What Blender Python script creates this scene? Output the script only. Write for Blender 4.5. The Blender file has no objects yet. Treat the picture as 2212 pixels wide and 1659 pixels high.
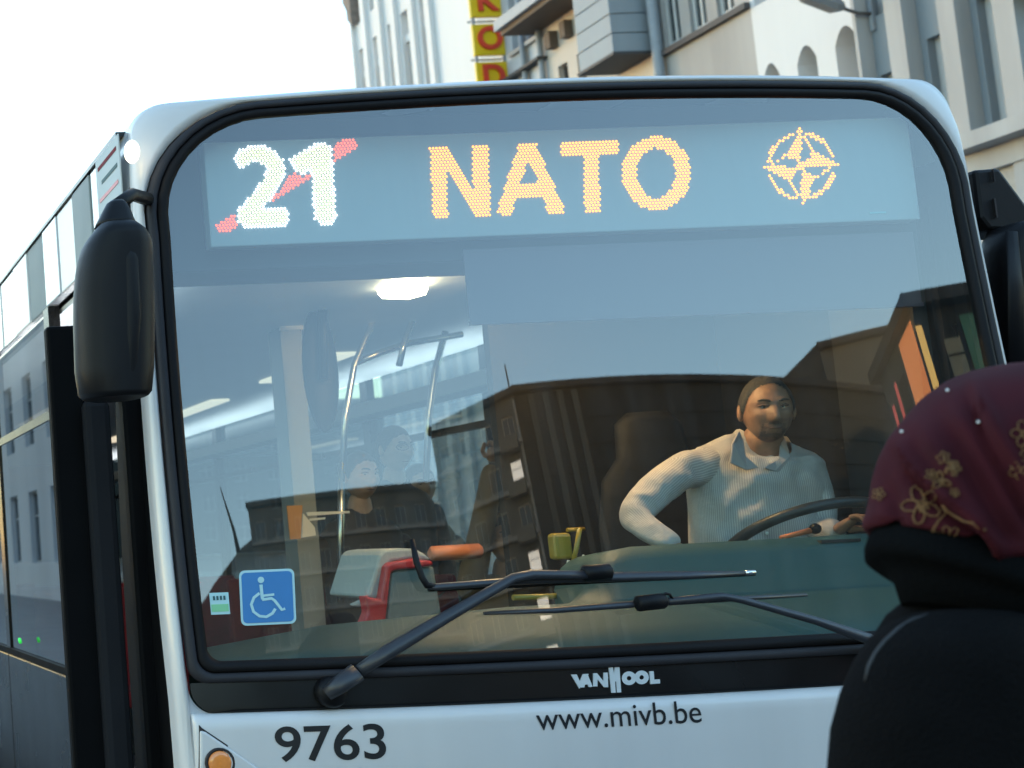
import bpy, bmesh, math, random
from mathutils import Vector, Matrix, noise
from mathutils.bvhtree import BVHTree
random.seed(4)
rad = math.radians
scene = bpy.context.scene
col = scene.collection

# ------------------------------------------------------------------ camera
# metres; the bus front is the plane Y ~ 0, the bus runs away along +Y, Z is up
CAM_POS = Vector((-2.33, -3.68, 1.50))
YAW, PITCH, ROLL = rad(1.928), rad(5.886), rad(2.680)
cf = Vector((math.sin(YAW) * math.cos(PITCH), math.cos(YAW) * math.cos(PITCH), math.sin(PITCH)))
cr0 = Vector((math.cos(YAW), -math.sin(YAW), 0))
cu0 = cr0.cross(cf)
CR = cr0 * math.cos(ROLL) - cu0 * math.sin(ROLL)
CU = cu0 * math.cos(ROLL) + cr0 * math.sin(ROLL)
cam_data = bpy.data.cameras.new('camera')
cam = bpy.data.objects.new('camera', cam_data)
col.objects.link(cam)
cam.matrix_world = Matrix(((CR.x, CU.x, -cf.x, CAM_POS.x), (CR.y, CU.y, -cf.y, CAM_POS.y),
                           (CR.z, CU.z, -cf.z, CAM_POS.z), (0, 0, 0, 1)))
cam_data.sensor_width = 36
cam_data.lens = 3000 / 2212 * 36
cam_data.shift_x = (1106 + 392.19) / 2212
cam_data.shift_y = (907.48 - 829.5) / 2212
cam_data.clip_start = .05
cam_data.clip_end = 2000
cam_data.dof.use_dof = True
cam_data.dof.focus_distance = 4.0
cam_data.dof.aperture_fstop = 5.0
scene.camera = cam

# ------------------------------------------------------------------ light
EXPOSURE = 3.3
K = 2 ** -EXPOSURE                       # what a lamp of picture brightness 1 gives off
SUN_EL, SUN_ROT = rad(5.0), rad(-32)
world = bpy.data.worlds.new('World')
scene.world = world
world.use_nodes = True
wn = world.node_tree
sky = wn.nodes.new('ShaderNodeTexSky')
sky.sky_type = 'NISHITA'
sky.sun_disc = False
sky.sun_elevation = SUN_EL
sky.sun_rotation = SUN_ROT
sky.ozone_density = 1.9
sky.air_density = 1.1
sky.dust_density = .25
wn.links.new(sky.outputs[0], wn.nodes['Background'].inputs[0])
wn.nodes['Background'].inputs[1].default_value = .13
sd = bpy.data.lights.new('sun', 'SUN')
sd.energy = .055
sd.angle = rad(6)
sd.color = (1, .84, .66)
sun = bpy.data.objects.new('sun', sd)
col.objects.link(sun)
sdir = Vector((math.sin(SUN_ROT) * math.cos(SUN_EL), math.cos(SUN_ROT) * math.cos(SUN_EL), math.sin(SUN_EL)))
sun.rotation_euler = sdir.to_track_quat('Z', 'Y').to_euler()
sun.location = (-10, 40, 30)
vs = scene.view_settings
vs.view_transform = 'Standard'
vs.look = 'None'
vs.exposure = EXPOSURE
vs.gamma = 1
vs.use_curve_mapping = False
scene.cycles.max_bounces = 8
scene.cycles.transparent_max_bounces = 16
scene.cycles.sample_clamp_indirect = 4

# ------------------------------------------------------------------ helpers
def ray(u, v):
    """surveyed sight line of the photograph (u, v on a 2212 wide sheet)"""
    return (cf + CR * ((u + 392.19) / 3000) + CU * ((907.48 - v) / 3000)).normalized()

def atY(u, v, y):
    d = ray(u, v)
    return CAM_POS + d * ((y - CAM_POS.y) / d.y)

def atX(u, v, x):
    d = ray(u, v)
    return CAM_POS + d * ((x - CAM_POS.x) / d.x)

XC = .035                                # lateral middle of the bus
def fy(x, z):                            # the bowed, leaning bus front
    return .11 * ((x - .0) / 1.15) ** 2 + .135 * max(0, z - 1.05)

def fpt(x, z, off=0):
    return Vector((x, fy(x, z) - off, z))

def front(u, v, off=0):                  # sight line met with the bus front
    d = ray(u, v)
    lo, hi = 2.5, 8.0
    for _ in range(40):
        m = (lo + hi) / 2
        p = CAM_POS + d * m
        if p.y > fy(p.x, p.z) - off:
            hi = m
        else:
            lo = m
    return CAM_POS + d * lo

def wpos(o):
    p = Vector((0, 0, 0))
    while o is not None:
        p += o.location
        o = o.parent
    return p

def tag(o, label=None, cat=None, group=None, kind=None):
    if label: o['label'] = label
    if cat: o['category'] = cat
    if group: o['group'] = group
    if kind: o['kind'] = kind
    return o

def thing(name, loc, label, cat, group=None):
    o = bpy.data.objects.new(name, None)
    o.empty_display_size = .2
    o.location = loc
    col.objects.link(o)
    return tag(o, label, cat, group)

class MB:
    def __init__(s):
        s.v, s.f, s.sm = [], [], []
    def add(s, vs, fs, smooth=False):
        b = len(s.v)
        s.v += [Vector(p) for p in vs]
        s.f += [[i + b for i in f] for f in fs]
        s.sm += [smooth] * len(fs)
        return s
    def box(s, a, b):
        (x0, y0, z0), (x1, y1, z1) = a, b
        x0, x1 = min(x0, x1), max(x0, x1); y0, y1 = min(y0, y1), max(y0, y1); z0, z1 = min(z0, z1), max(z0, z1)
        return s.add([(x0, y0, z0), (x1, y0, z0), (x1, y1, z0), (x0, y1, z0), (x0, y0, z1), (x1, y0, z1), (x1, y1, z1), (x0, y1, z1)],
                     [(0, 3, 2, 1), (4, 5, 6, 7), (0, 1, 5, 4), (1, 2, 6, 5), (2, 3, 7, 6), (3, 0, 4, 7)])
    def obox(s, c, ax, ay, az):           # box by centre and three half-axis vectors
        c, ax, ay, az = Vector(c), Vector(ax), Vector(ay), Vector(az)
        p = [c + ax * i + ay * j + az * k for k in (-1, 1) for (i, j) in ((-1, -1), (1, -1), (1, 1), (-1, 1))]
        return s.add(p, [(0, 3, 2, 1), (4, 5, 6, 7), (0, 1, 5, 4), (1, 2, 6, 5), (2, 3, 7, 6), (3, 0, 4, 7)])
    def loft(s, loops, close=True, caps=True, smooth=True):
        n = len(loops[0])
        vs = [p for l in loops for p in l]
        fs = []
        for i in range(len(loops) - 1):
            for j in range(n if close else n - 1):
                a, b = i * n + j, i * n + (j + 1) % n
                fs.append((a, b, b + n, a + n))
        s.add(vs, fs, smooth)
        if caps and close:
            s.add(loops[0], [tuple(range(n - 1, -1, -1))]); s.add(loops[-1], [tuple(range(n))])
        return s
    def tube(s, pts, r, n=8, caps=True, squash=None):
        pts = [Vector(p) for p in pts]
        loops = []
        ref = None
        for i, p in enumerate(pts):
            t = (pts[min(i + 1, len(pts) - 1)] - pts[max(i - 1, 0)]).normalized()
            if ref is None:
                ref = t.orthogonal().normalized() if squash is None else (Vector(squash) - t * t.dot(Vector(squash))).normalized()
            ref = (ref - t * t.dot(ref)).normalized()
            b = t.cross(ref)
            rr = r[i] if isinstance(r, (list, tuple)) else r
            r1, r2 = rr if isinstance(rr, tuple) else (rr, rr)
            loops.append([p + ref * (math.cos(2 * math.pi * k / n) * r1) + b * (math.sin(2 * math.pi * k / n) * r2) for k in range(n)])
        return s.loft(loops, caps=caps)
    def ball(s, c, r, n=12, m=8, R=None):
        c = Vector(c)
        r = r if isinstance(r, (tuple, list)) else (r, r, r)
        loops = []
        for i in range(m + 1):
            a = -math.pi / 2 + math.pi * i / m
            cs = max(math.cos(a), .02)
            l = [Vector((math.cos(2 * math.pi * k / n) * cs * r[0], math.sin(2 * math.pi * k / n) * cs * r[1], math.sin(a) * r[2])) for k in range(n)]
            loops.append([c + (R @ p if R else p) for p in l])
        return s.loft(loops)
    def poly(s, pts, d):                  # flat outline pushed along d
        pts = [Vector(p) for p in pts]; d = Vector(d); n = len(pts)
        s.add(pts + [p + d for p in pts], [tuple(range(n)), tuple(range(2 * n - 1, n - 1, -1))] +
              [(i, i + n, (i + 1) % n + n, (i + 1) % n) for i in range(n)])
        return s
    def grid(s, fn, nu, nv, smooth=True, thick=None):
        vs = [fn(i / nu, j / nv) for j in range(nv + 1) for i in range(nu + 1)]
        fs = [(j * (nu + 1) + i, j * (nu + 1) + i + 1, (j + 1) * (nu + 1) + i + 1, (j + 1) * (nu + 1) + i) for j in range(nv) for i in range(nu)]
        return s.add(vs, fs, smooth)
    def build(s, name, m, parent=None, smooth_angle=None, bevel=0, fix=True):
        me = bpy.data.meshes.new(name)
        off = wpos(parent) if parent else Vector((0, 0, 0))
        me.from_pydata([tuple(p - off) for p in s.v], [], s.f)
        me.polygons.foreach_set('use_smooth', s.sm)
        if fix:
            bm = bmesh.new(); bm.from_mesh(me)
            bmesh.ops.remove_doubles(bm, verts=bm.verts, dist=1e-5)
            bmesh.ops.recalc_face_normals(bm, faces=bm.faces)
            bm.to_mesh(me); bm.free()
        me.materials.append(m)
        o = bpy.data.objects.new(name, me)
        col.objects.link(o)
        if parent: o.parent = parent
        if bevel:
            md = o.modifiers.new('bevel', 'BEVEL'); md.width = bevel; md.segments = 2; md.limit_method = 'ANGLE'; md.angle_limit = rad(35)
        return o

def new_obj(name, me, parent, loc, rz=0):
    o = bpy.data.objects.new(name, me)
    col.objects.link(o)
    if parent:
        o.parent = parent
        o.location = Vector(loc) - wpos(parent)
    else:
        o.location = loc
    o.rotation_euler.z = rz
    return o

def mat(name, base, rough=.5, metal=0, var=0, vscale=6, bump=0, bscale=60, emit=0, ecol=None, coat=0, spec=.5, streak=False, alt=None):
    m = bpy.data.materials.new(name); m.use_nodes = True
    nt = m.node_tree; p = nt.nodes['Principled BSDF']
    p.inputs['Base Color'].default_value = (*base, 1)
    p.inputs['Roughness'].default_value = rough
    p.inputs['Metallic'].default_value = metal
    p.inputs['Specular IOR Level'].default_value = spec
    p.inputs['Coat Weight'].default_value = coat
    p.inputs['Coat Roughness'].default_value = .06
    if emit:
        p.inputs['Emission Color'].default_value = (*(ecol or base), 1)
        p.inputs['Emission Strength'].default_value = emit
    tc = nt.nodes.new('ShaderNodeTexCoord')
    if var:
        n = nt.nodes.new('ShaderNodeTexNoise'); n.inputs['Scale'].default_value = vscale; n.inputs['Detail'].default_value = 6
        if streak:
            mp = nt.nodes.new('ShaderNodeMapping'); mp.inputs['Scale'].default_value = (1, 1, .12)
            nt.links.new(tc.outputs['Object'], mp.inputs[0]); nt.links.new(mp.outputs[0], n.inputs['Vector'])
        else:
            nt.links.new(tc.outputs['Object'], n.inputs['Vector'])
        r = nt.nodes.new('ShaderNodeValToRGB')
        r.color_ramp.elements[0].position = .3; r.color_ramp.elements[1].position = .72
        a = alt or tuple(c * (1 - var) for c in base)
        r.color_ramp.elements[0].color = (*a, 1)
        r.color_ramp.elements[1].color = (*base, 1)
        nt.links.new(n.outputs['Fac'], r.inputs[0]); nt.links.new(r.outputs[0], p.inputs['Base Color'])
        mr = nt.nodes.new('ShaderNodeMapRange')
        mr.inputs['To Min'].default_value = max(.02, rough - .1); mr.inputs['To Max'].default_value = min(1, rough + .1)
        nt.links.new(n.outputs['Fac'], mr.inputs[0]); nt.links.new(mr.outputs[0], p.inputs['Roughness'])
    if bump:
        n2 = nt.nodes.new('ShaderNodeTexNoise'); n2.inputs['Scale'].default_value = bscale; n2.inputs['Detail'].default_value = 4
        nt.links.new(tc.outputs['Object'], n2.inputs['Vector'])
        b = nt.nodes.new('ShaderNodeBump'); b.inputs['Strength'].default_value = bump; b.inputs['Distance'].default_value = .01
        nt.links.new(n2.outputs['Fac'], b.inputs['Height']); nt.links.new(b.outputs[0], p.inputs['Normal'])
    return m

def glass_mat(name, tint, base_r=.09, edge=.6, dirt=0.0, rough=0.0):
    m = bpy.data.materials.new(name); m.use_nodes = True
    nt = m.node_tree; nt.nodes.clear()
    out = nt.nodes.new('ShaderNodeOutputMaterial')
    tr = nt.nodes.new('ShaderNodeBsdfTransparent'); tr.inputs[0].default_value = (*tint, 1)
    gl = nt.nodes.new('ShaderNodeBsdfGlossy'); gl.inputs['Roughness'].default_value = rough
    lw = nt.nodes.new('ShaderNodeLayerWeight'); lw.inputs['Blend'].default_value = .5
    pw = nt.nodes.new('ShaderNodeMath'); pw.operation = 'POWER'; pw.inputs[1].default_value = 3.5
    nt.links.new(lw.outputs['Facing'], pw.inputs[0])
    ma = nt.nodes.new('ShaderNodeMath'); ma.operation = 'MULTIPLY_ADD'; ma.inputs[1].default_value = edge; ma.inputs[2].default_value = base_r
    nt.links.new(pw.outputs[0], ma.inputs[0])
    mx = nt.nodes.new('ShaderNodeMixShader')
    nt.links.new(ma.outputs[0], mx.inputs[0]); nt.links.new(tr.outputs[0], mx.inputs[1]); nt.links.new(gl.outputs[0], mx.inputs[2])
    last = mx
    if dirt:                              # wiped film of road dust, in soft vertical streaks
        tc = nt.nodes.new('ShaderNodeTexCoord'); mp = nt.nodes.new('ShaderNodeMapping'); mp.inputs['Scale'].default_value = (9, 1, .7)
        no = nt.nodes.new('ShaderNodeTexNoise'); no.inputs['Scale'].default_value = 2.2; no.inputs['Detail'].default_value = 5
        nt.links.new(tc.outputs['Object'], mp.inputs[0]); nt.links.new(mp.outputs[0], no.inputs['Vector'])
        r = nt.nodes.new('ShaderNodeMapRange'); r.inputs[1].default_value = .42; r.inputs[2].default_value = .75; r.inputs[3].default_value = dirt * .25; r.inputs[4].default_value = dirt
        nt.links.new(no.outputs['Fac'], r.inputs[0])
        df = nt.nodes.new('ShaderNodeBsdfDiffuse'); df.inputs[0].default_value = (.6, .6, .58, 1)
        m2 = nt.nodes.new('ShaderNodeMixShader')
        nt.links.new(r.outputs[0], m2.inputs[0]); nt.links.new(mx.outputs[0], m2.inputs[1]); nt.links.new(df.outputs[0], m2.inputs[2])
        last = m2
    nt.links.new(last.outputs[0], out.inputs[0])
    return m

def glow(name, c, s):
    return mat(name, tuple(min(.8, x) for x in c), .4, emit=s * K, ecol=c)

# ------------------------------------------------------------------ materials
M = dict(
    white=mat('white_bus_paint', (.60, .568, .548), .36, var=.07, vscale=7, streak=True, coat=.25),
    silver=mat('silver_side_panel', (.42, .43, .45), .25, var=.1, vscale=2, coat=.4),
    rubber=mat('black_rubber', (.010, .009, .010), .62, var=.3, vscale=9, bump=.06, spec=.14),
    trim=mat('grey_rubber_trim', (.030, .028, .032), .6, var=.25, vscale=9, bump=.05, spec=.2),
    doorb=mat('black_door_frame', (.004, .004, .0045), .6, var=.3, vscale=5, spec=.05),
    black=mat('black_gloss_panel', (.006, .0055, .006), .25, var=.3, vscale=4, spec=.3),
    plastic=mat('black_moulded_plastic', (.0055, .005, .006), .5, var=.25, vscale=8, bump=.05, bscale=220, spec=.2),
    arm=mat('black_painted_steel', (.026, .027, .033), .4, var=.2, vscale=30, bump=.04),
    seal=mat('grey_door_rubber', (.013, .013, .015), .75, var=.2, vscale=7, spec=.12),
    glass=glass_mat('windscreen_glass', (.70, .84, .83), .145, .5, dirt=.028),
    sideglass=glass_mat('tinted_side_glass', (.27, .30, .30), .10, .85, dirt=.006),
    housing=mat('grey_header_housing', (.018, .019, .022), .7, var=.1, vscale=5),
    board=mat('display_board', (.40, .425, .435), .5, var=.05, vscale=3),
    blind=mat('grey_roller_blind', (.11, .085, .105), .9, bump=.05, bscale=400),
    dash=mat('grey_green_dashboard', (.028, .088, .09), .6, var=.12, vscale=5, bump=.12, bscale=350),
    dash2=mat('grey_green_lower_dashboard', (.075, .115, .11), .6, var=.12, vscale=5, bump=.12, bscale=350),
    wheel=mat('dark_wheel_leather', (.02, .022, .024), .4, bump=.05),
    ceil=mat('cream_ceiling_panel', (.72, .74, .74), .5, var=.05),
    wallin=mat('pale_interior_wall', (.24, .26, .265), .5, var=.08),
    dark=mat('dark_cab_partition', (.010, .0095, .0095), .7, var=.2, spec=.2),
    floor=mat('grey_bus_floor', (.09, .09, .1), .7, var=.2),
    red=mat('red_enamel', (.5, .025, .03), .35, var=.12, vscale=7),
    redseat=mat('red_moquette', (.22, .02, .03), .9, var=.3, vscale=30),
    grey=mat('light_grey_moulding', (.42, .46, .46), .5, var=.06),
    greyd=mat('mid_grey_moulding', (.17, .2, .2), .5, var=.08),
    orange=mat('orange_padding', (.65, .2, .08), .6, var=.12),
    chrome=mat('brushed_steel_pole', (.75, .74, .72), .25, metal=1),
    yellow=mat('yellow_enamel', (.42, .27, .015), .35, var=.1, coat=.4),
    paper=mat('white_paper', (.75, .72, .66), .8),
    notice=mat('orange_notice', (.5, .22, .06), .6, var=.12),
    text=mat('black_vinyl_lettering', (.012, .012, .014), .4),
    logo=mat('silver_logo', (.62, .64, .64), .3, metal=.3),
    blue=mat('blue_sticker', (.025, .17, .42), .5, var=.08, vscale=12),
    stick=mat('pale_sticker_print', (.38, .58, .60), .5),
    green=mat('green_sticker_print', (.2, .5, .26), .5),
    indic=mat('amber_lens', (.55, .2, .05), .15, var=.2, vscale=90, coat=.5, emit=.16 * K, ecol=(1, .35, .05)),
    gap=mat('panel_gap', (.02, .015, .015), .7),
)
L = dict(
    amber=glow('amber_led', (1, .262, .0), 5.6), white=glow('white_led', (1, .92, .95), 6.5),
    cream=glow('cream_led', (1, .86, .42), 5.5), red=glow('red_led', (1, .08, .03), 4.5),
    lamp=glow('warm_ceiling_lamp', (1, .74, .46), 16), cab=glow('warm_cab_lamp', (1, .56, .24), 560), uplight=glow('white_added_uplight', (.92, .97, 1), 9), glint=glow('warm_marker_lamp', (1, .88, .6), 6),  # cab: added unseen light on the driver; glint: stand-in for a sun glint
    lit=glow('lit_window', (1, .93, .82), 2.8), btn=glow('green_button', (.05, 1, .1), .5),
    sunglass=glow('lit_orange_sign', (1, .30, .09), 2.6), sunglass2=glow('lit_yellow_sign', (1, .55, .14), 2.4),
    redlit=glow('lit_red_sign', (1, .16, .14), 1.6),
)

# ------------------------------------------------------------------ ground
def sheet(name, x0, x1, y0, y1, z, m):
    b = MB(); b.add([(x0, y0, z), (x1, y0, z), (x1, y1, z), (x0, y1, z)], [(0, 1, 2, 3)])
    return tag(b.build(name, m, fix=False), kind='structure')
asph = mat('asphalt', (.055, .055, .06), .85, var=.3, vscale=3, bump=.4, bscale=90)
pave = mat('concrete_paving', (.25, .24, .23), .8, var=.25, vscale=2, bump=.2)
sheet('ground', -900, 900, -900, 900, 0, asph)
sheet('road', -1.75, 14, -60, 90, .004, asph)
for nm, x0, x1 in (('pavement', -7.98, -1.75), ('pavement', 14, 19.98)):
    b = MB(); b.box((x0, -14 if x0 < 0 else 2, -.02), (x1, 80, .13))
    tag(b.build(nm, pave), kind='structure')
b = MB()
for k in range(14): b.box((6.2, -30 + k * 8, .0), (6.35, -26 + k * 8, .009))
tag(b.build('lane_marking', mat('road_paint', (.7, .7, .68), .7, var=.2)), kind='structure')

# ------------------------------------------------------------------ facades
def win_mesh(w, h, fmat, gmat, mull=1, trans=1, fw=.07):
    """window frame and pane meshes about the middle of the sill; x along, -y out"""
    f = MB()
    f.box((-w / 2, -.06, 0), (-w / 2 + fw, .02, h)); f.box((w / 2 - fw, -.06, 0), (w / 2, .02, h))
    f.box((-w / 2 + fw, -.06, 0), (w / 2 - fw, .02, fw)); f.box((-w / 2 + fw, -.06, h - fw), (w / 2 - fw, .02, h))
    for k in range(mull):
        x = -w / 2 + w * (k + 1) / (mull + 1); f.box((x - fw * .4, -.05, fw), (x + fw * .4, .01, h - fw))
    for k in range(trans):
        z = h * (.66 if trans == 1 else (k + 1) / (trans + 1)); f.box((-w / 2 + fw, -.055, z - fw * .4), (w / 2 - fw, .005, z + fw * .4))
    g = MB(); g.add([(-w / 2 + fw, -.012, fw), (w / 2 - fw, -.012, fw), (w / 2 - fw, -.012, h - fw), (-w / 2 + fw, -.012, h - fw)], [(0, 1, 2, 3)])
    out = []
    for nm, mb, mm in (('window', f, fmat), ('pane', g, gmat)):
        me = bpy.data.meshes.new(nm); me.from_pydata([tuple(p) for p in mb.v], [], mb.f); me.materials.append(mm); out.append(me)
    return out

class Facade:
    """a wall from A to B (plan), outside on the right-hand side of the walk reversed; openings are real holes"""
    def __init__(s, A, B, z0, z1, depth=.32, inward=None):
        s.A, s.B = Vector((A[0], A[1], 0)), Vector((B[0], B[1], 0))
        s.D = (s.B - s.A).normalized(); s.Lg = (s.B - s.A).length
        s.N = Vector((s.D.y, -s.D.x, 0))
        if inward is not None and s.N.dot(Vector((inward[0], inward[1], 0)) - s.A) > 0: s.N = -s.N
        s.z0, s.z1, s.dep, s.ops = z0, z1, depth, []
        s.rz = math.atan2(-s.N.x, s.N.y) + math.pi      # local -y looks out
    def P(s, a, z, t=0):
        return s.A + s.D * a + s.N * t + Vector((0, 0, z))
    def hole(s, a0, a1, z0, z1, arch=0):
        s.ops.append((a0, a1, z0, z1, arch))
    def wall(s, name, m, root, back=6):
        b = MB()
        xs = sorted({0, s.Lg, *[o[0] for o in s.ops], *[o[1] for o in s.ops]})
        zs = sorted({s.z0, s.z1, *[o[2] for o in s.ops], *[o[3] for o in s.ops]})
        xs = [x for x in xs if -1e-6 <= x <= s.Lg + 1e-6]; zs = [z for z in zs if s.z0 - 1e-6 <= z <= s.z1 + 1e-6]
        for x0, x1 in zip(xs, xs[1:]):
            for z0, z1 in zip(zs, zs[1:]):
                cx, cz = (x0 + x1) / 2, (z0 + z1) / 2
                if any(o[0] < cx < o[1] and o[2] < cz < o[3] for o in s.ops): continue
                b.add([s.P(x0, z0), s.P(x1, z0), s.P(x1, z1), s.P(x0, z1)], [(0, 1, 2, 3)])
        d = -s.dep
        for a0, a1, z0, z1, arch in s.ops:
            n = 8 if arch else 1
            top = [(a0 + (a1 - a0) * k / n, z1 - arch * (2 * k / n - 1) ** 2) for k in range(n + 1)]
            for (p, q), (p2, q2) in zip(top, top[1:]):
                b.add([s.P(p, q), s.P(p2, q2), s.P(p2, q2, d), s.P(p, q, d)], [(0, 1, 2, 3)])
                if arch: b.add([s.P(p, q), s.P(p2, q2), s.P(p2, z1), s.P(p, z1)], [(0, 1, 2, 3)])
            zt = z1 - arch
            b.add([s.P(a0, z0), s.P(a0, zt), s.P(a0, zt, d), s.P(a0, z0, d)], [(0, 1, 2, 3)])
            b.add([s.P(a1, z0), s.P(a1, zt), s.P(a1, zt, d), s.P(a1, z0, d)], [(0, 1, 2, 3)])
            b.add([s.P(a0, z0), s.P(a1, z0), s.P(a1, z0, d), s.P(a0, z0, d)], [(0, 1, 2, 3)])
            b.add([s.P(a0, z0, d), s.P(a1, z0, d), s.P(a1, z1, d), s.P(a0, z1, d)], [(0, 1, 2, 3)])
        # ends, top, rear
        e0, e1, t = .0, s.Lg, -back
        b.add([s.P(e0, s.z0), s.P(e0, s.z1), s.P(e0, s.z1, t), s.P(e0, s.z0, t)], [(0, 1, 2, 3)])
        b.add([s.P(e1, s.z0), s.P(e1, s.z1), s.P(e1, s.z1, t), s.P(e1, s.z0, t)], [(0, 1, 2, 3)])
        b.add([s.P(e0, s.z1), s.P(e1, s.z1), s.P(e1, s.z1, t), s.P(e0, s.z1, t)], [(0, 1, 2, 3)])
        b.add([s.P(e0, s.z0, t), s.P(e1, s.z0, t), s.P(e1, s.z1, t), s.P(e0, s.z1, t)], [(0, 1, 2, 3)])
        return b.build(name, m, root)
    def band(s, name, m, root, a0, a1, z0, z1, t0, t1):
        b = MB()
        b.obox(s.P((a0 + a1) / 2, (z0 + z1) / 2, (t0 + t1) / 2), s.D * ((a1 - a0) / 2), s.N * ((t1 - t0) / 2), Vector((0, 0, (z1 - z0) / 2)))
        return b.build(name, m, root)
    def window(s, meshes, root, a, z, t=-.2):
        w = new_obj('window', meshes[0], root, s.P(a, z, t), s.rz)
        g = bpy.data.objects.new('pane', meshes[1]); col.objects.link(g); g.parent = w
        return w

WX = 20.0                                # street wall on the right, facing the road
def RW(u, v): return atX(u, v, WX)
def ry(u, v=150): return RW(u, v).y
def rzv(u, v): return RW(u, v).z

MB_ = dict(
    chalk=mat('white_render', (.66, .68, .70), .85, var=.1, vscale=.5, bump=.1, streak=True),
    chalk2=mat('warm_white_render', (.62, .63, .645), .85, var=.12, vscale=.6, bump=.1, streak=True),
    brickw=mat('whitewashed_brick', (.50, .53, .57), .85, var=.15, vscale=1.5, bump=.3, bscale=8),
    cream=mat('cream_render', (.54, .495, .44), .85, var=.12, vscale=.5, bump=.1, streak=True),
    beige=mat('stained_beige_concrete', (.40, .39, .38), .85, var=.3, vscale=.9, bump=.12, streak=True),
    bluegrey=mat('blue_grey_render', (.22, .255, .285), .8, var=.14, vscale=.8, bump=.1, streak=True),
    pil=mat('pale_stone', (.40, .40, .40), .85, var=.3, vscale=1.2, bump=.2, streak=True),
    board=mat('blue_grey_timber', (.26, .30, .335), .7, var=.12, vscale=2, streak=True),
    wood=mat('brown_eave_timber', (.12, .09, .07), .8, var=.2, vscale=3),
    frame=mat('grey_window_frame', (.42, .43, .43), .6),
    framed=mat('dark_window_frame', (.09, .08, .075), .6),
    pane=mat('window_pane', (.03, .04, .045), .08, spec=.6),
    paneg=mat('curtained_pane', (.13, .17, .19), .15, spec=.6, var=.3, vscale=2, streak=True),
    pipe=mat('grey_zinc_pipe', (.24, .27, .30), .5, var=.15),
    slate=mat('dark_slate', (.05, .05, .055), .7, var=.2),
)

HOUSES = 'houses on the right side of the street'
def street_house(name, u_far, u_near, label, zt, m):
    y0, y1 = ry(u_near), ry(u_far)
    root = thing(name, (WX, (y0 + y1) / 2, 0), label, 'building', HOUSES)
    f = Facade((WX, y0), (WX, y1), 0, zt, .35, inward=(WX + 5, y0))
    f.y0 = y0
    f.a = lambda u: ry(u) - y0
    return root, f

# white corner building, tall windows in pilastered bays
r_, f = street_house('corner_building', 772, 1040, 'tall white rendered corner building with narrow pilastered window bays left of the yellow sign', 27, 'chalk')
zh, zw = rzv(795, 92), rzv(797, 160)
for (ua, ub) in ((775, 795), (807, 827), (841, 861), (871, 898), (914, 935)):
    a0, a1 = f.a(ub), f.a(ua) - .12
    f.hole(a0, a1, 4, zh)
    f.hole(a0, a1, zh + 1.0, 24.5)
wall = f.wall('wall', MB_['chalk'], r_)
for (ua, ub) in ((775, 795), (807, 827), (841, 861), (871, 898), (914, 935)):
    a0, a1 = f.a(ub), f.a(ua) - .12
    ms = win_mesh(a1 - a0 - .06, zw - 9, MB_['frame'], MB_['paneg'], 1, 2)
    f.window(ms, r_, (a0 + a1) / 2, 9, -.26)
    ms = win_mesh(a1 - a0 - .06, 24.4 - zh - 2.2, MB_['frame'], MB_['paneg'], 1, 2)
    f.window(ms, r_, (a0 + a1) / 2, zh + 1.05, -.26)
    f.band('window_lintel', MB_['chalk'], r_, a0 - .06, a1 + .06, zw + .1, zw + .35, -.34, -.12)
for u in (771.5, 801, 834, 866, 906, 943):
    a = f.a(u); f.band('pilaster', MB_['chalk'], r_, max(a - .16, .0), min(a + .16, f.Lg + .0), 0, 25, .002, .16)
zc = rzv(768, 80)
f.band('cornice', MB_['chalk'], r_, 0, f.Lg + .35, 26.0, 26.6, -.2, .75)
b = MB()
ye = f.y0 + f.Lg
prof = [(0, 20.6), (.28, 20.9), (.3, 21.3), (.52, 21.7), (.48, 22.2), (.75, 22.8), (.7, 23.4), (1.0, 24.0), (1.0, 24.6), (0, 24.6)]
b.poly([(WX + .3, ye + .002 + p * .9, z) for p, z in prof], (1.2, 0, 0))
b.build('scrolled_bracket', MB_['chalk'], r_)
b = MB(); b.poly([(WX - .25, ye - .4 + p * 1.2, z - .2) for p, z in prof], (.5, 0, 0)); b.build('scrolled_bracket', mat('weathered_stone', (.25, .22, .2), .9, var=.4), r_)

# narrow whitewashed brick house
r_, f = street_house('brick_house', 1040, 1186, 'narrow whitewashed brick house with grey downpipes right behind the yellow sign', 24, 'brickw')
za, zb = rzv(1124, 103), rzv(1160, 75)
f.hole(f.a(1137), f.a(1112), za, za + 5); f.hole(f.a(1172), f.a(1148), za, za + 5)
f.wall('wall', MB_['brickw'], r_)
for ua, ub in ((1112, 1137), (1148, 1172)):
    a0, a1 = f.a(ub), f.a(ua)
    f.window(win_mesh(a1 - a0, 5, MB_['frame'], MB_['paneg'], 1, 1), r_, (a0 + a1) / 2, za, -.25)
    f.band('window_sill', MB_['pipe'], r_, a0 - .06, a1 + .06, za - .12, za, -.3, .12)
f.band('eave_gutter', MB_['slate'], r_, 0, f.a(1100), rzv(1150, 148), rzv(1150, 142), .0, .3)
for u in (1142, 1180):
    b = MB(); a = f.a(u)
    b.tube([f.P(a, 0, .12), f.P(a, 24, .12)], .085, 8); b.build('downpipe', MB_['pipe'], r_)

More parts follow.
